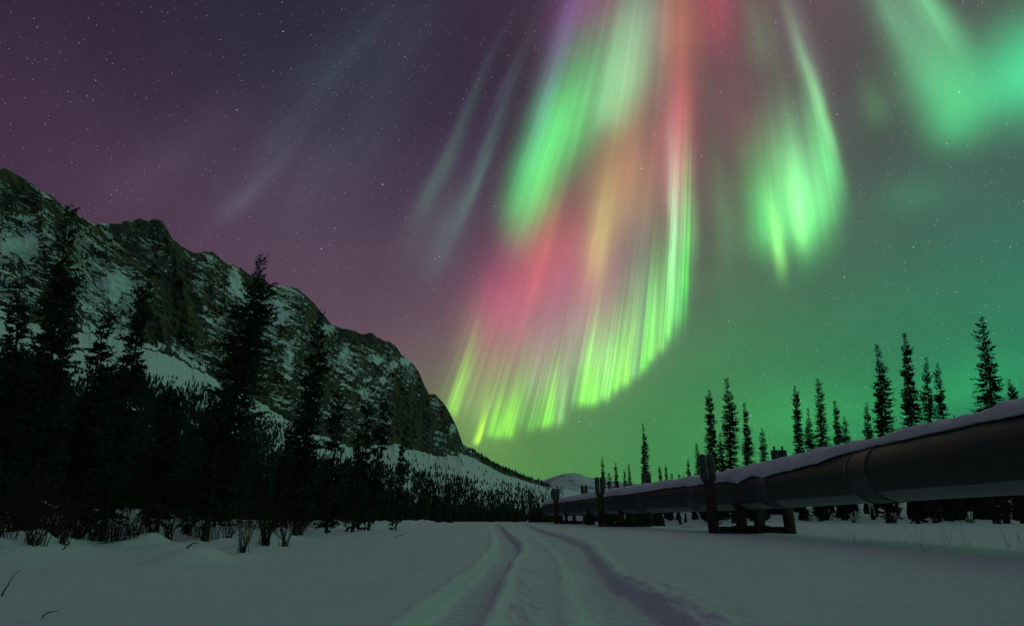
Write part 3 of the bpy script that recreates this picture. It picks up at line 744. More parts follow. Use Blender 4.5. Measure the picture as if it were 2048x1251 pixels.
for y0, pl, pr, lab in SUPPORTS:
    xl, xr = (pl - 1024) / FPX * y0, (pr - 1024) / FPX * y0
    cx0 = (xl + xr) / 2; zc = PC[y_to_i(y0), 2] - PIPE_R; yd = y0; y0 = y0 * YS
    root = tag(empty('pipe_support', (cx0, y0, gz(cx0, y0))), lab, 'pipe support', 'supports carrying the pipeline')
    bz = root.location[2]
    rot = -0.10
    for sx, xx in ((-1, xl), (1, xr)):
        dx_, dy_ = (xx - cx0), (xx - cx0) * rot
        g0 = gz(cx0 + dx_, y0 + dy_) - bz
        h = 1.98 + (0.20 if sx > 0 else 0)
        V, q, t = cyl_v(0, 0, -0.5, h, 0.212, 28)
        me = mesh_np('post', V, [q, t], m_rust)
        post = link('post', me, root); post.location = (dx_, dy_, g0)
        for e in post.data.polygons: pass
        cap = cyl_v(0, 0, h + .001, h + 0.05, 0.27, 28)
        me = mesh_np('cap_plate', *join([cap]), m_band); link('cap_plate', me, post)
        for s2 in (-1, 1):
            pts = join([fins_v(s2 * .166, 0, h - .02 + .08, h + 1.06), cyl_v(s2 * .166, 0, h + 1.06, h + (1.22 if sx > 0 else 1.10), .045, 12), cyl_v(s2 * .166, 0, h + .04, h + .09, .06, 12)])
            me = mesh_np('radiator', pts[0], pts[1], m_fin, smooth=False); link('radiator', me, post)
    # crossbeam low over the snow: an I-section
    Lb = (xr - xl) - 0.44
    pts = join([box_v(0, 0, .24, Lb, .30, .03), box_v(0, 0, .0, Lb, .30, .03), box_v(0, 0, .12, Lb, .035, .21)] + [box_v(k, 0, .12, .03, .27, .205) for k in (-.62, -.2, .2, .62)])
    me = mesh_np('crossbeam', pts[0], pts[1], m_rust, smooth=False); cb = link('crossbeam', me, root); cb.rotation_euler = (0, 0, math.atan(rot))
    # shoe carrying the pipe
    pxo = PC[y_to_i(yd), 0] - cx0; top = zc - bz
    sad = np.radians(np.linspace(130, 230, 20)); zz = top + PIPE_R
    so = np.c_[pxo + (PIPE_R + .05) * np.sin(sad), np.zeros(20), zz + (PIPE_R + .05) * np.cos(sad)]
    si = np.c_[pxo + (PIPE_R + .008) * np.sin(sad), np.zeros(20), zz + (PIPE_R + .008) * np.cos(sad)]
    loop = np.r_[so, si[::-1]]
    k = np.arange(40); k2 = (k + 1) % 40
    Vs_ = np.r_[loop + [0, -.35, 0], loop + [0, .35, 0]]
    j = np.arange(19)
    Fs_ = np.r_[np.c_[k, k2, k2 + 40, k + 40], np.c_[j, j + 1, 38 - j, 39 - j], np.c_[j + 41, j + 40, 79 - j, 78 - j]]
    leg_h = lambda xo: top + PIPE_R - math.sqrt((PIPE_R + .05) ** 2 - xo * xo) - .257 + .02
    pts = join([(Vs_, Fs_)] + [box_v(pxo + xo, 0, .257 + leg_h(abs(xo) - .0) / 2, .26, .5, leg_h(abs(xo))) for xo in (-.36, .36)] + [box_v(pxo, 0, .275, 1.3, .55, .03)])
    me = mesh_np('pipe_shoe', pts[0], pts[1], m_rust, smooth=False); link('pipe_shoe', me, root)

# ------------------------------------------------------------------ trees
m_needle, n, b = material('spruce_needles')
g1 = n.noise(vec=geo_pos(n), scale=2.2, detail=3.0)
n.t.links.new(n.mix(n.smooth(g1, 0.3, 0.7), (0.018, 0.028, 0.019), (0.036, 0.050, 0.030)), b.inputs['Base Color'])
b.inputs['Roughness'].default_value = 0.85; b.inputs['Specular IOR Level'].default_value = 0.1
m_bark, n, b = material('dark_bark')
g1 = n.noise(vec=geo_pos(n), scale=9.0, detail=5.0, rough=0.7)
n.t.links.new(n.mix(g1, (0.028, 0.022, 0.019), (0.085, 0.066, 0.056)), b.inputs['Base Color'])
b.inputs['Roughness'].default_value = 0.95; b.inputs['Specular IOR Level'].default_value = 0.05
m_twig, n, b = material('willow_twigs')
g1 = n.noise(vec=geo_pos(n), scale=12.0, detail=2.0)
n.t.links.new(n.mix(g1, (0.030, 0.018, 0.015), (0.075, 0.045, 0.036)), b.inputs['Base Color'])
b.inputs['Roughness'].default_value = 0.9; b.inputs['Specular IOR Level'].default_value = 0.05
m_wood, n, b = material('far_needles')
b.inputs['Base Color'].default_value = (0.026, 0.036, 0.028, 1); b.inputs['Roughness'].default_value = 1.0; b.inputs['Specular IOR Level'].default_value = 0.0

def tube(P, R, seg=6):
    """tapering tube along points P with radii R; closed tip"""
    P = np.asarray(P, float); k = len(P)
    T = np.gradient(P, axis=0); T /= np.linalg.norm(T, axis=1)[:, None] + 1e-9
    ref = np.where(np.abs(T[:, 2:3]) > .8, np.array([[1., 0, 0]]), np.array([[0, 0, 1.]]))
    U = np.cross(T, ref); U /= np.linalg.norm(U, axis=1)[:, None] + 1e-9
    Wv = np.cross(T, U)
    a = np.linspace(0, 2 * np.pi, seg, endpoint=False)
    V = (P[:, None] + (U[:, None] * np.cos(a)[None, :, None] + Wv[:, None] * np.sin(a)[None, :, None]) * np.asarray(R)[:, None, None]).reshape(-1, 3)
    V = np.r_[V, P[-1:]]
    kk = np.arange(seg)
    return V, grid_faces(k, seg, True), np.c_[(k - 1) * seg + kk, (k - 1) * seg + (kk + 1) % seg, np.full(seg, k * seg)]

def spruce_proto(H, rmax, slope, nb, ns, seed, clear=0.06, irr=0.3, leaf=0.30, top_club=0.0, bend=0.0, gap=0.0):
    """a black spruce: returns (trunk mesh, crown mesh). rmax = widest branch reach, slope = reach gained per metre below the tip"""
    r = np.random.default_rng(seed)
    zt = np.linspace(-0.3, H, 26)
    bx = bend * (np.clip(zt, 0, H) / H) ** 2 + 0.012 * H * fbm(zt / H * 2.2, seed * 1.7, 0.0, 2)
    by = 0.4 * bend * (np.clip(zt, 0, H) / H) ** 2 + 0.010 * H * fbm(zt / H * 2.2, seed * 2.9, 3.0, 2)
    bx -= bx[1]; by -= by[1]
    tr = np.clip(0.0095 * H * (1 - np.clip(zt, 0, H) / H) ** 0.9 + 0.008, 0.008, None) * (1 + 0.45 * np.exp(-np.clip(zt, 0, 9) * 3))
    tv, tq, tt_ = tube(np.c_[bx, by, zt], tr, 9)
    trunk = mesh_np('trunk', tv, [tq, tt_], m_bark)
    # branches
    q = r.random(nb)
    zb = H * (clear + (1 - clear) * (1 - (1 - q) ** 1.0)) - 0.02 * H * 0
    zb = np.sort(zb); wh = 0.034 * H * (0.6 + 0.4 * zb / H) * 0 + 0.30
    zb = np.clip((np.round(zb / wh) + 0.45 * r.normal(size=nb)) * wh, 0.03 * H, H * 0.995)
    down = H - zb
    reach = np.minimum(rmax * (0.85 + 0.15 * np.sin(zb * 2.1)), 0.10 + slope * down ** 0.92)
    if top_club: reach = reach + top_club * np.exp(-((down - 0.10 * H) / (0.06 * H)) ** 2)
    lvl = np.round(zb / wh).astype(int); lv_r = np.clip(1 + 0.13 * r.normal(size=400), .6, 1.4); reach *= lv_r[np.clip(lvl, 0, 399)]
    reach *= np.clip(1 + irr * r.normal(size=nb), 0.35, 1.7)
    # bare stretches: some levels carry shorter branches
    reach *= np.clip(1.0 - gap * sstep(fbm(zb * 1.1, seed * 3.3, 0, 2), 0.05, 0.5), 0.2, 1)
    low = zb < H * (clear + 0.10); reach = np.where(low, reach * r.uniform(0.35, 1.0, nb), reach)
    phi_ = r.random(nb) * 2 * np.pi
    lop = 1 + 0.22 * np.cos(phi_ - r.random() * 6.28) ; reach *= lop
    rise = np.where(down < 0.18 * H, 0.55, 0.02 - 0.30 * (down / H)) + 0.14 * r.normal(size=nb)
    curl = 0.30 + 0.2 * r.random(nb)                                 # tips turn up again
    bxz, byz = np.interp(zb, zt, bx), np.interp(zb, zt, by)
    t = np.clip((np.arange(ns)[None, :] + r.random((nb, ns))) / ns, 0, 1) ** 0.8
    t = 0.08 + 0.92 * t
    keep = r.random((nb, ns)) < np.clip(reach / (0.55 * rmax), 0.30, 1.0)[:, None]
    rr_ = t * reach[:, None]
    zc_ = zb[:, None] + reach[:, None] * (rise[:, None] * t - curl[:, None] * t + 1.05 * curl[:, None] * t ** 2.4)
    ca, sa = np.cos(phi_)[:, None], np.sin(phi_)[:, None]
    B = np.stack([bxz[:, None] + rr_ * ca, byz[:, None] + rr_ * sa, zc_], -1)
    side = np.where(r.random((nb, ns)) < .5, -1, 1) * r.uniform(0.15, 1.15, (nb, ns)) * (1.1 - 0.6 * t)
    el = rise[:, None] * 0.5 - 0.25 + 0.35 * r.normal(size=(nb, ns)) + 0.35 * t
    pa = phi_[:, None] + side
    d = np.stack([np.cos(pa) * np.cos(el), np.sin(pa) * np.cos(el), np.sin(el)], -1)
    ln = leaf * (1.15 - 0.5 * t) * r.uniform(0.55, 1.25, (nb, ns)) * np.clip(reach / (0.5 * rmax), 0.45, 1.0)[:, None]
    w = ln * r.uniform(0.14, 0.24, (nb, ns))
    rv = r.normal(size=(nb, ns, 3)); rv[..., 2] *= 0.6
    sd = np.cross(d, rv); sd /= np.linalg.norm(sd, axis=-1, keepdims=True) + 1e-9
    B, d, ln, w, sd = (a_[keep] for a_ in (B, d, ln, w, sd))
    q0 = B - d * ln[:, None] * 0.15
    mid1 = B + d * (ln * 0.42)[:, None] + sd * w[:, None]
    mid2 = B + d * (ln * 0.42)[:, None] - sd * w[:, None]
    tip = B + d * ln[:, None]; tip[:, 2] -= 0.06 * ln
    Vl = np.stack([q0, mid1, tip, mid2], 1).reshape(-1, 3)
    Fl = np.arange(len(Vl)).reshape(-1, 4)
    # branch wood: thin three-sided sticks
    ts = np.array([0.0, 0.5, 1.0])
    prs = []
    zs = zb[:, None] + reach[:, None] * (rise[:, None] * ts - curl[:, None] * ts + 1.05 * curl[:, None] * ts ** 2.4)
    Sx = np.stack([bxz[:, None] + ts * reach[:, None] * ca, byz[:, None] + ts * reach[:, None] * sa, zs], -1)
    wd = np.array([0.011, 0.008, 0.002])[None, :] * np.clip(reach, 0.3, 2)[:, None] * 1.3
    off = [np.stack([-sa * k1 + 0 * ts, ca * k1 + 0 * ts, np.full((nb, 3), k2)], -1) for k1, k2 in ((1.0, -.5), (-1.0, -.5), (0.0, 1.0))]
    Vb = np.stack([Sx + o_ * wd[..., None] for o_ in off], 2)         # nb,3(t),3(side),3
    Vb = Vb.reshape(nb, 9, 3)
    base = np.arange(nb)[:, None] * 9
    fq = []
    for s_ in range(2):
        for e_ in range(3):
            fq.append(np.concatenate([base + s_ * 3 + e_, base + s_ * 3 + (e_ + 1) % 3, base + (s_ + 1) * 3 + (e_ + 1) % 3, base + (s_ + 1) * 3 + e_], 1))
    Fb = np.concatenate(fq)
    V, Fs = join([(Vl, Fl), (Vb.reshape(-1, 3), Fb)])
    crown = mesh_np('crown', V, Fs, m_needle, smooth=False)
    return trunk, crown, H

def plant(proto, name, x, y, H, lean=(0.0, 0.0), rz=0.0, wide=1.0, label=None, cat='tree', group=None, z=None):
    trunk, crown, H0 = proto
    k = H / H0
    zz = gz(x, y) if z is None else z
    root = empty(name, (x, y, zz), rz)
    root.rotation_mode = 'XYZ'
    Rz = Matrix.Rotation(rz, 3, 'Z')
    lv = Vector((math.sin(lean[0]), math.sin(lean[1]), 1.0)).normalized()
    rot = lv.to_track_quat('Z', 'Y').to_matrix() if (abs(lean[0]) + abs(lean[1])) > 1e-4 else Matrix.Identity(3)
    root.rotation_euler = (rot @ Rz).to_euler('XYZ')
    root.scale = (k * wide, k * wide, k)
    tag(root, label, cat, group)
    link('trunk', trunk, root); link('crown', crown, root)
    return root

NARROW = [spruce_proto(11.0, 0.72, 0.102, 780, 14, 21 + i, clear=0.05, irr=0.30, leaf=0.185, top_club=(0.03, 0.0, 0.02, 0.0)[i], gap=(0.1, 0.05, 0.3, 0.08)[i]) for i in range(4)]
DENSE = [spruce_proto(10.0, 0.70, 0.11, 880, 14, 41 + i, clear=0.03, irr=0.28, leaf=0.19, gap=0.06, top_club=(0.0, 0.05)[i]) for i in range(2)]
FEATHER = spruce_proto(8.0, 1.20, 0.215, 620, 17, 64, clear=0.10, irr=0.32, leaf=0.22, gap=0.0, bend=0.05)
SLIM = [spruce_proto(8.0, 0.62, 0.115, 470, 13, 71 + i, clear=0.08, irr=0.34, leaf=0.22, gap=0.22, bend=(0.12, -0.06, 0.08)[i]) for i in range(3)]
CROWD = [spruce_proto(6.0, 0.62, 0.15, 200, 11, 81 + i, clear=0.06, irr=0.35, leaf=0.30, gap=0.35) for i in range(5)]

def plant_px(proto, tx, ty, d, label, bx=None, wide=1.0, name='spruce_tree', group=None, i=0):
    """tip seen at (tx, ty) of the photo, foot at px column bx, standing d metres ahead"""
    tip = at_y(tx, ty, d)
    if bx is None: fx = tip[0]
    else: fx = float(at_y(bx, 1040, d)[0])
    fz = gz(fx, d)
    H = tip[2] - fz
    return plant(proto, name, fx, d, H, lean=(math.atan2(tip[0] - fx, H), 0.0), rz=(i * 2.399) % 6.28, wide=wide, label=label, group=group, z=fz)

GR = 'spruces standing in a row behind the pipeline'
RIGHT = [ # tip px, tip py, distance, proto, width, label
 (1961,630,41,NARROW[0],1.05,'tallest spruce near the right edge, its dark tip highest above the pipeline'),
 (2016,757,46,DENSE[1],.75,'short dense spruce at the far right end of the row behind the pipe'),
 (1876,722,46,NARROW[1],.80,'slim spruce, right one of the close pair between the two tallest trees'),
 (1853,710,45,NARROW[3],.82,'slim spruce, left one of the close pair between the two tallest trees'),
 (1810,662,42,DENSE[0],.80,'tall thick dark spruce just left of the close slim pair'),
 (1753,685,43,NARROW[2],1.0,'tall open spruce with see-through branches left of the thick dark one'),
 (1733,803,50,NARROW[3],1.0,'half height spruce tucked against the left side of the open tall spruce'),
 (1908,828,56,NARROW[0],.8,'tiny spruce tip just showing over the pipe right of the slim pair'),
 (1688,832,52,NARROW[1],1.05,'smallest spruce at the right end of the middle cluster of five'),
 (1669,800,50,DENSE[0],.9,'compact dark spruce second from the right in the middle cluster'),
 (1635,755,47,NARROW[0],.95,'tallest spruce of the middle cluster right of the rear radiators'),
 (1616,815,50,NARROW[2],.95,'thin sparse spruce between the two taller ones of the middle cluster'),
 (1591,770,47,DENSE[1],.72,'dense narrow spruce standing right beside the rear radiators'),
 (1524,855,52,NARROW[1],1.2,'low twin-topped looking spruce left of the rear radiators'),
 (1488,805,46,DENSE[0],.85,'lumpy spruce standing right of the two tall trees by the near support'),
 (1453,755,43,NARROW[2],1.15,'tall spiky spruce with long thin tip right of the near support'),
 (1417,780,42,DENSE[1],.85,'bulky spruce rising straight above the near support radiators'),
 (1440,865,52,NARROW[2],.9,'small spruce glimpsed in the gap between the two tall ones by the near support'),
 (1392,885,50,NARROW[0],1.0,'medium spruce just left of the near support radiators'),
 (1376,915,54,NARROW[3],1.0,'little spruce left of the medium one by the near support'),
 (1357,945,60,CROWD[1],.9,'low bushy young spruce left of the little spruce, barely over the snow'),
 (1344,946,64,CROWD[3],.8,'knee high young spruce right beside the low clump midway along the pipe'),
 (1366,948,62,CROWD[4],.8,'tiny young spruce squeezed between the low bushy one and the little spruce'),
 (1219,944,64,CROWD[0],.8,'tiny young spruce between the thin one behind the second post and the stout one'),
 (1331,928,60,DENSE[0],.9,'right one of the low clump of spruces midway along the pipe'),
 (1319,931,60,DENSE[1],.9,'left one of the low clump of spruces midway along the pipe'),
 (1285,846,55,NARROW[2],.85,'lone tall ragged spruce between the second support and the near support'),
 (1257,926,60,NARROW[0],.9,'short pointed spruce left of the lone ragged one'),
 (1248,938,61,NARROW[1],1.0,'small rounded spruce leaning against the short pointed one'),
 (1231,925,60,DENSE[0],.95,'stout little spruce right of the second support post'),
 (1204,912,58,NARROW[3],.85,'thin spruce rising directly behind the second support post'),
]
for i, (tx, ty, d, pr, wd, lab) in enumerate(RIGHT):
    plant_px(pr, tx, ty, d, lab, bx=tx + (0.055 if tx > 1950 else 0.032) * (tx - 1024), wide=wd, group=GR, i=i)

GL = 'spruces at the edge of the wood left of the track'
LEFT = [ # tip, distance, foot px, proto, width, label
 (132,408,13.5,74,SLIM[0],.78,'very tall leaning spruce at the left side reaching over the mountain ridge'),
 (40,560,12.8,-6,SLIM[1],1.0,'dark shaggy spruce cut by the left edge of the view'),
 (-40,500,12.0,-110,SLIM[2],1.1,'partly hidden spruce at the very left beside the shaggy one'),
 (214,600,16.5,150,SLIM[2],.9,'slender spruce close to the right of the tallest leaning spruce'),
 (296,534,15.2,212,SLIM[1],.85,'narrow leaning spruce with thin bare tip left of the prominent feathery one'),
 (526,508,17.5,416,FEATHER,.86,'prominent feathery spruce with spiky crown standing clear against the pink sky'),
 (643,627,21,592,SLIM[2],.95,'tall narrow spruce right of the prominent feathery one, tip touching the ridge'),
 (681,778,24,655,CROWD[0],.85,'slim spruce right of the tall narrow one, half as high'),
 (582,830,25,556,SLIM[1],.85,'short bushy spruce between the feathery and the tall narrow spruce'),
 (742,793,27,706,CROWD[2],.85,'left one of two close slim spruces near the middle of the wood'),
 (768,806,28,738,CROWD[3],.8,'right one of two close slim spruces near the middle of the wood'),
 (815,840,31,792,CROWD[1],.62,'thin bare-looking spruce before the dark cliff, last tall one towards the track'),
 (345,760,19,318,CROWD[4],1.1,'bushy spruce filling the gap right of the narrow leaning one'),
 (445,812,21,430,CROWD[0],1.0,'smaller spruce half hidden behind the prominent feathery one'),
 (100,640,16,70,CROWD[2],.8,'broad dark spruce behind the foot of the tallest leaning spruce'),
]
for i, (tx, ty, d, bx, pr, wd, lab) in enumerate(LEFT):
    plant_px(pr, tx, ty, d, lab, bx=bx, wide=wd, group=GL, i=i + 3)

# the crowd of spruces behind them
rc = np.random.default_rng(17)
placed = []
tries = 0
while len(placed) < 135 and tries < 9000:
    tries += 1
    px_ = rc.uniform(-160, 905); d = 15 + 48 * rc.random() ** 0.9
    X0 = float(at_y(px_, 1030, d)[0])
    if X0 > edge_left_x(d) - 1.0 - 0.25 * rc.random(): continue
    if any((X0 - a) ** 2 + (d - c) ** 2 < 1.0 for a, c in placed): continue
    topy = np.interp(px_, [-160, 60, 200, 330, 480, 620, 760, 860, 905], [700, 760, 860, 900, 915, 920, 930, 952, 990]) + rc.uniform(-15, 75)
    H = float(at_y(px_, topy, d)[2]) - gz(X0, d)
    if not 1.8 < H < 7.5: H = rc.uniform(3.0, 6.0)
    placed.append((X0, d))
    plant(CROWD[len(placed) % 5], 'spruce_tree', X0, d, H, lean=(rc.normal() * .05, rc.normal() * .03), rz=rc.random() * 6.28, wide=rc.uniform(.8, 1.15),
          label='one of the dark spruces crowded together inside the black wood', group='dark spruces crowded inside the wood')

# ---- far wood: nobody could count it
def tiny_trees(P, H, seed, wide=0.16, tiers=3, seg=5):
    """many small ragged conifers as one array"""
    r = np.random.default_rng(seed); n_ = len(P)
    Vt, Ft = [], []
    for t_ in range(tiers):
        z0 = 0.05 + 0.8 * t_ / tiers; z1 = min(1.0, z0 + 0.62 - 0.12 * t_) if t_ < tiers - 1 else 1.0
        rad = wide * (1 - 0.72 * t_ / tiers)
        a = (np.arange(seg) / seg * 2 * np.pi)[None, :] + r.random((n_, 1)) * 6.28
        rj = rad * r.uniform(.55, 1.25, (n_, seg)); zj = z0 + r.uniform(-.06, .06, (n_, seg))
        ringv = np.stack([rj * np.cos(a), rj * np.sin(a), zj], -1)
        tipv = np.tile(np.array([[[0, 0, z1]]]), (n_, 1, 1))
        vv = np.concatenate([ringv, tipv], 1) * H[:, None, None] + P[:, None, :]
        Vt.append(vv)
    VV = np.concatenate(Vt, 1); k = seg + 1; m__ = tiers * k
    base = np.arange(n_)[:, None, None] * m__
    f = []
    for t_ in range(tiers):
        for s_ in range(seg):
            f.append([t_ * k + s_, t_ * k + (s_ + 1) % seg, t_ * k + seg])
    return VV.reshape(-1, 3), (base + np.array(f)[None]).reshape(-1, 3)
# valley floor
rv = np.random.default_rng(23)
PV, HV = [], []
d = rv.uniform(62, 420, 9000) ** 1.0; pxv = rv.uniform(-250, 1130, 9000)
Pg = at_y(pxv, np.full(9000, 1030.0), d)
zg = ground_h(Pg[:, 0], Pg[:, 1])
den = 0.5 + 0.9 * fbm(Pg[:, 0] / 30, Pg[:, 1] / 45, 2.0, 3)
ok = (rv.random(9000) < np.clip(den, 0.10, 1)) & ~((d < 95) & (pxv > 905 - 0.6 * (d - 60))) & ~((pxv > 1010) & (d < 120))
PV = np.c_[Pg[:, 0], Pg[:, 1], zg - 0.1][ok]; HV = rv.uniform(1.6, 6.4, ok.sum()) * np.interp(d[ok], [60, 110, 420], [.75, .8, 1.25])
V1, F1 = tiny_trees(PV, HV, 3, 0.15, 4, 6)
tag(link('far_wood', mesh_np('far_wood', V1, F1, m_wood, smooth=False)), 'dark belt of spruce wood across the valley floor', 'wood', None, 'stuff')
# slopes under the cliffs
dG = MTN - np.array([0, 0, CAM_Z])
fw = dG[..., 1] * CP + dG[..., 2] * SP
PXG = 1024 + FPX * dG[..., 0] / fw; PYG = 625.5 - FPX * (-dG[..., 1] * SP + dG[..., 2] * CP) / fw
NT = 95000
sx = rv.uniform(-200, 1125, NT); sy = rv.uniform(640, 1025, NT)
line = np.interp(sx, [-200, 0, 90, 170, 200, 250, 330, 420, 480, 560, 620, 700, 760, 850, 930, 1000, 1060, 1125], [690, 705, 720, 770, 750, 745, 760, 775, 815, 850, 872, 903, 909, 926, 944, 956, 966, 985])
rdg = np.interp(sx, PX, PR)
tail = (sx > 932) & (sy > rdg + 0.5) & (sy < np.interp(sx, [932, 960, 1000, 1060, 1125], [893, 918, 940, 962, 990]))
u_ = (sy - line) / 45.0
prob = np.where(u_ > 0, 0.30 + 1.1 * sstep(u_, 0.05, 1.1), np.where(u_ > -.6, 0.03, 0.0))
cl = fbm(sx / 60, sy / 26, 0.0, 3)
prob = prob * np.where(u_ < 2.6, np.clip(0.75 - 1.1 * cl, 0.02, 1.1), np.clip(1.05 - 0.5 * cl, 0.5, 1.2))
strip = np.exp(-((sy - np.interp(sx, [650, 760, 850, 940, 1040], [908, 921, 939, 953, 966])) / 4.5) ** 2) * (sx > 640)
prob = prob * (1 - 0.9 * strip)
for (a, c, ra, rc_) in ((262,722,45,26),(350,742,62,22),(425,762,30,14),(345,770,18,12),(545,815,40,14),(175,690,50,34),(640,868,26,10),(800,900,60,12),(20,650,30,40)):
    prob = prob * (1 - np.exp(-(((sx - a) / ra) ** 2 + ((sy - c) / rc_) ** 2) ** 2))
prob = np.where(tail, 0.75 - 0.35 * sstep((sy - rdg) / 20.0, 0.2, 1.0), prob)
sel = rv.random(NT) < prob
sx, sy = sx[sel], sy[sel]
ci = np.clip(np.searchsorted(cx, sx), 0, len(cx) - 1)
colP = PYG[:, ci]                                  # rows x trees
colP = colP[:nr_f + nr_c - 1]
ri = np.argmin(np.abs(colP - sy[None, :]), axis=0)
PT = MTN[ri, ci] + rv.normal(size=(len(sx), 3)) * np.array([2.0, 2.0, 0])
near_ok = np.abs(colP[ri, np.arange(len(sx))] - sy) < 6
PT, sx2 = PT[near_ok], sx[near_ok]
HT = rv.uniform(6.0, 13.0, len(PT)) * 1.15 * np.interp(np.hypot(PT[:, 0], PT[:, 1]), [400, 4500], [0.85, 1.9])
PT[:, 2] -= 0.5
V2, F2 = tiny_trees(PT, HT, 4, 0.23, 2, 4)
tag(link('slope_wood', mesh_np('slope_wood', V2, F2, m_wood, smooth=False)), 'scattered dark spruces growing over the snowy slope under the cliffs', 'wood', None, 'stuff')
# behind the pipe, low on the rising ground
NB = 420
d = 47 + 140 * rv.random(NB) ** 2; pxb = rv.uniform(1170, 2300, NB)
Pg = at_y(pxb, np.full(NB, 1030.0), d); zg = ground_h(Pg[:, 0], Pg[:, 1])
HB = rv.uniform(0.8, 3.2, NB)
V3, F3 = tiny_trees(np.c_[Pg[:, 0], Pg[:, 1], zg - .1], HB, 5, 0.2, 4, 6)
tag(link('thicket', mesh_np('thicket', V3, F3, m_wood, smooth=False)), 'low dark thicket of young spruces beyond the pipeline', 'thicket', None, 'stuff')

# ------------------------------------------------------------------ willow shrubs, twigs, grass
def shrub_mesh(seed, H, spread, stems, seg=4, fork=3):
    r = np.random.default_rng(seed); parts = []
    for k in range(stems):
        a = r.random() * 6.28; sp_ = spread * r.random() ** 0.6; h = H * r.uniform(.5, 1.0)
        b0 = np.array([r.normal() * .07, r.normal() * .07, -0.08])
        t = np.linspace(0, 1, 7)[:, None]
        endp = np.array([math.cos(a) * sp_, math.sin(a) * sp_, h])
        mid_ = endp * np.array([.35, .35, .55])
        P = b0 * (1 - t) ** 2 + 2 * t * (1 - t) * mid_ + t ** 2 * endp
        P[1:] += r.normal(size=(6, 3)) * 0.018 * H
        rad = 0.011 * H ** .5 * (1 - t[:, 0] * .85) * r.uniform(.7, 1.2)
        parts.append(tube(P, rad, seg))
        for q_ in range(fork):
            i0 = r.integers(2, 6); a2 = a + r.normal() * 1.1; L2 = H * r.uniform(.16, .4)
            dv = np.array([math.cos(a2) * .7, math.sin(a2) * .7, r.uniform(.35, 1.2)]); dv /= np.linalg.norm(dv)
            t2 = np.linspace(0, 1, 4)[:, None]
            P2 = P[i0] + dv * L2 * t2 + np.array([0, 0, .12 * L2]) * t2 ** 2
            P2[1:] += r.normal(size=(3, 3)) * .012 * H
            parts.append(tube(P2, rad[i0] * .7 * (1 - .8 * t2[:, 0]), 3))
    V, Fs = join(parts)
    return mesh_np('shrub', V, Fs, m_twig)
SH = [shrub_mesh(5, 1.3, .55, 22), shrub_mesh(6, 1.6, .8, 26), shrub_mesh(8, 1.0, .7, 20), shrub_mesh(9, .7, .6, 16)]
def shrub_px(k, px, py, H, label, group='bare willow shrubs along the snow', wide=1.0, d=None):
    if d is None: g = on_ground(px, py); x0, y0 = float(g[0]), float(g[1])
    else: x0, y0 = float(at_y(px, 1030, d)[0]), d
    o = link('willow_shrub', SH[k]); h0 = (1.3, 1.6, 1.0, .7)[k]; s_ = H / h0
    o.location = (x0, y0, gz(x0, y0)); o.scale = (s_ * wide, s_ * wide, s_); o.rotation_euler = (0, 0, (px * .37) % 6.28)
    tag(o, label, 'shrub', group)
for q in [
 (0,486,1106,.85,'small spiky willow shrub poking from its own dark hollow nearest the track edge'),
 (1,528,1098,1.45,'tall many-stemmed willow shrub right behind the small spiky one'),
 (2,566,1092,.9,'sprawling low shrub right of the tall many-stemmed willow'),
 (0,300,1088,1.1,'thin upright willow shrub right of the narrow leaning spruce foot'),
 (1,335,1084,1.2,'loose tangled willow shrub beside the fallen log'),
 (1,150,1092,1.5,'dense willow shrub at the foot of the tallest leaning spruce'),
 (1,95,1100,1.6,'thick bare bush left of the snowy hollow near the tallest spruce'),
 (2,185,1090,1.0,'short bush in front of the snowy hollow between two trunks'),
 (1,-30,1122,1.5,'big bare bush cut by the left border in front of the shaggy spruce'),
 (2,62,1112,1.0,'spreading low bush on the snow lumps near the left border'),
 (0,118,1108,.9,'slight upright bush left of the bent stem'),
 (2,225,1092,1.1,'twiggy bush before the narrow leaning spruce foot'),
 (1,372,1078,1.2,'tangled bush growing behind the fallen log'),
 (0,20,1108,1.4,'bare bush at the left border beneath the shaggy spruce'),
 (2,455,1082,.8,'little bush right against the foot of the prominent feathery spruce'),
 (1,600,1070,1.3,'willow bush below the tall narrow spruce'),
 (3,640,1062,.7,'low twiggy tuft right of the bush below the tall narrow spruce'),
 (0,690,1056,1.0,'bush at the wood edge below the two close slim spruces'),
 (2,745,1052,.9,'bush beside the bright snow lump at the wood edge'),
 (2,800,1047,.9,'wide bush on the snowy bank where the wood edge thins out'),
 (3,835,1043,.8,'small bush second from the end of the wood edge'),
 (3,868,1039,.7,'last small bush at the end of the wood edge by the track'),
 (3,250,1086,.6,'tuft of twigs on the snow between slender and leaning spruce')]:
    shrub_px(*q)
for q in [
 (2,1706,0,1.5,'rust tinted shrub under the pipe right of the near joint band',None,1.0,44),
 (1,1786,0,1.9,'brushy willow under the pipe below the thick dark spruce',None,1.0,42),
 (1,1868,0,2.2,'bushy willow under the pipe below the close slim pair',None,1.1,41),
 (2,1935,0,1.7,'dark low shrub under the pipe below the tallest spruce',None,1.3,40),
 (1,1990,0,2.4,'dense tall shrub under the pipe near the right border',None,1.2,40),
 (1,2044,0,2.6,'many-stemmed shrub at the right border under the pipe',None,1.1,40),
 (2,1640,0,1.5,'small shrub under the pipe just right of the near support rear post',None,1.1,46),
 (3,1180,0,.0,None,None,1,1)][:-1]:
    k, px, _, H, lab, g_, wd, d = q
    shrub_px(k, px, 0, H, lab, 'shrubs behind the pipeline', wd, d)

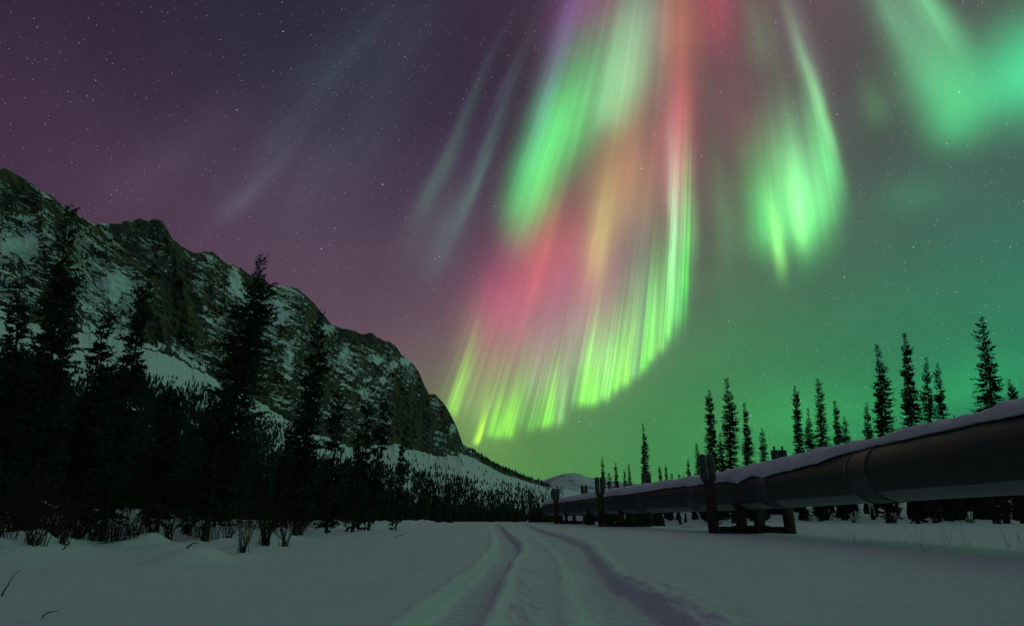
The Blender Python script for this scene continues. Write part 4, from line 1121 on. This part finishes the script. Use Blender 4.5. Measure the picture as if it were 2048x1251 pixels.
ru = np.random.default_rng(31); parts = []
for k in range(5200):
    px_ = ru.uniform(-140, 900); dd = ru.uniform(0, 1) ** 1.5 * 16
    g = on_ground(px_, 1040); y0 = ru.uniform(11, 40); x0 = float(at_y(px_, 1030, y0)[0])
    dl_ = edge_left_x(y0) - x0
    if k > 3000:           # clumps reaching out over the snow
        y0 = ru.uniform(11.0, 30); dl_ = -1.5 + 1.9 * ru.random() ** .6; x0 = float(edge_left_x(y0)) - dl_
        if float(fbm(np.array([x0 * .9]), np.array([y0 * .5]), 4.0, 2)[0]) < 0.16 - 0.25 * min(dl_, 0.3): continue
    if not -1.6 < dl_ < 14 or ru.random() > math.exp(-dl_ / 5): continue
    if k <= 3000 and dl_ < -0.3: continue
    h = ru.uniform(.35, 1.5) * (1 if dl_ > 1.2 else .62); a = ru.random() * 6.28; ln_ = h * ru.uniform(.1, .6)
    t = np.linspace(0, 1, 5)[:, None]
    P = np.array([x0, y0, gz(x0, y0) - .05]) + np.array([math.cos(a) * ln_, math.sin(a) * ln_, h]) * t + np.array([0, 0, .1 * h]) * (t - t ** 2)
    P[1:] += ru.normal(size=(4, 3)) * .02
    parts.append(tube(P, .009 * (1 - .8 * t[:, 0]) * ru.uniform(.7, 1.3), 3))
    for q_ in range(ru.integers(1, 5)):
        i0 = ru.integers(1, 4); a2 = a + ru.normal() * 1.4; t2 = np.linspace(0, 1, 3)[:, None]
        parts.append(tube(P[i0] + np.array([math.cos(a2), math.sin(a2), ru.uniform(.3, 1.4)]) * h * ru.uniform(.12, .32) * t2, .005 * (1 - .8 * t2[:, 0]), 3))
V, Fs = join(parts)
tag(link('undergrowth', mesh_np('undergrowth', V, Fs, m_twig)), 'tangled bare undergrowth along the foot of the wood', 'undergrowth', None, 'stuff')

def twig(pts_px, r0, label, name='twig', lift=None):
    P = []
    for j, (px, py, hh_) in enumerate(pts_px):
        g = on_ground(px, py) if lift is None else None
        P.append(g)
    P = np.array(P)
    base = P[0].copy()
    for j, (px, py, hh_) in enumerate(pts_px):
        if hh_ is not None:            # stands up at the distance of the first point
            P[j] = at_y(px, py, base[1] + 0.03 * j)
        else:
            P[j, 2] = gz(P[j, 0], P[j, 1]) + r0 * .6
    t = np.linspace(0, 1, 12); tp = np.linspace(0, 1, len(P))
    C = spline(P, 12)[0]
    C[1:-1] += RT.normal(size=(10, 3)) * r0 * .2
    C[0, 2] = min(C[0, 2], gz(C[0, 0], C[0, 1]) - .02)
    V, q, tr_ = tube(C, r0 * (1 - .7 * t), 5)
    o = link(name, mesh_np(name, V - C[0], [q, tr_], m_twig)); o.location = tuple(C[0])
    tag(o, label, 'twig')
RT = np.random.default_rng(3)
twig([(2,1192,None),(16,1168,1),(27,1150,1),(42,1139,1)], .007, 'thin dark twig standing in the snow at the left border')
twig([(80,1240,1),(92,1226,1),(106,1222,1),(118,1221,1)], .006, 'curved dead twig arching out of the snow at the bottom left')
twig([(399,1126,None),(401,1119,1),(402,1110,1)], .010, 'short dark stick stuck in the round snow mound')
twig([(366,1104,None),(380,1096,None),(396,1088,None)], .022, 'long dead branch lying on the snow by the feathery spruce')
twig([(118,1117,None),(126,1098,1),(140,1080,1)], .016, 'bent stem leaning out of the snow at the left bushes')
twig([(790,1075,None),(800,1071,None),(812,1067,None)], .016, 'small dark stick lying on smooth snow left of the track')

def grass_tuft(spots, seed, name, label):
    r = np.random.default_rng(seed); parts = []
    for (px, py, d, hmin, hmax, cnt, sp_) in spots:
        g = at_y(px, py, d) if d else on_ground(px, py)
        for k in range(cnt):
            x0, y0 = g[0] + r.normal() * sp_, g[1] + r.normal() * sp_ * 1.5
            h = r.uniform(hmin, hmax); z0 = gz(x0, y0) - .03
            t = np.linspace(0, 1, 4)[:, None]
            P = np.array([x0, y0, z0]) + np.array([r.normal() * .2 * h, r.normal() * .1 * h, h]) * t + np.array([r.normal() * .12, 0, -.04]) * t ** 2 * h
            parts.append(tube(P, .0042 * (1 - .7 * t[:, 0]), 3))
    V, Fs = join(parts)
    tag(link(name, mesh_np(name, V, Fs, m_twig)), label, 'grass', None, 'stuff')
grass_tuft([(1372,1056,0,.15,.42,16,.35),(1350,1054,0,.1,.3,8,.4),(1392,1058,0,.1,.4,8,.3),(1605,1062,0,.08,.3,8,.4),(1625,1064,0,.1,.3,6,.4),(1285,1050,0,.1,.2,6,.5)], 5, 'dry_grass', 'dry grass stalks poking through the snow by the near support')
grass_tuft([(1715,1040,15,.35,.6,3,.3),(1730,1040,15,.25,.5,3,.3),(1790,1040,14,.3,.5,3,.3),(1870,1040,13.5,.4,.8,3,.2),(1890,1040,13.2,.2,.5,4,.3),(1920,1040,13,.3,.5,4,.5),(2000,1040,13,.4,.7,4,.4),(2020,1040,12.6,.3,.7,4,.3),(1960,1040,18,.3,.6,5,.8),(1850,1040,20,.2,.5,6,1.2)], 6, 'weed_stalks', 'thin weed stalks standing in the snow below the pipeline')

# fallen log with snow
g = on_ground(372, 1062); lx, ly = float(g[0]), float(g[1]) + .2
C = np.array([[lx - .75, ly + .1, gz(lx - .75, ly) + .30], [lx - .2, ly, gz(lx - .2, ly) + .22], [lx + .3, ly - .05, gz(lx + .3, ly) + .2], [lx + .75, ly - .2, gz(lx + .75, ly) + .02]])
V, q, t_ = tube(C, [.07, .085, .09, .075], 10)
tag(link('fallen_log', mesh_np('fallen_log', V, [q, t_], m_bark)), 'dark fallen log lying in snow at the edge of the wood', 'log')
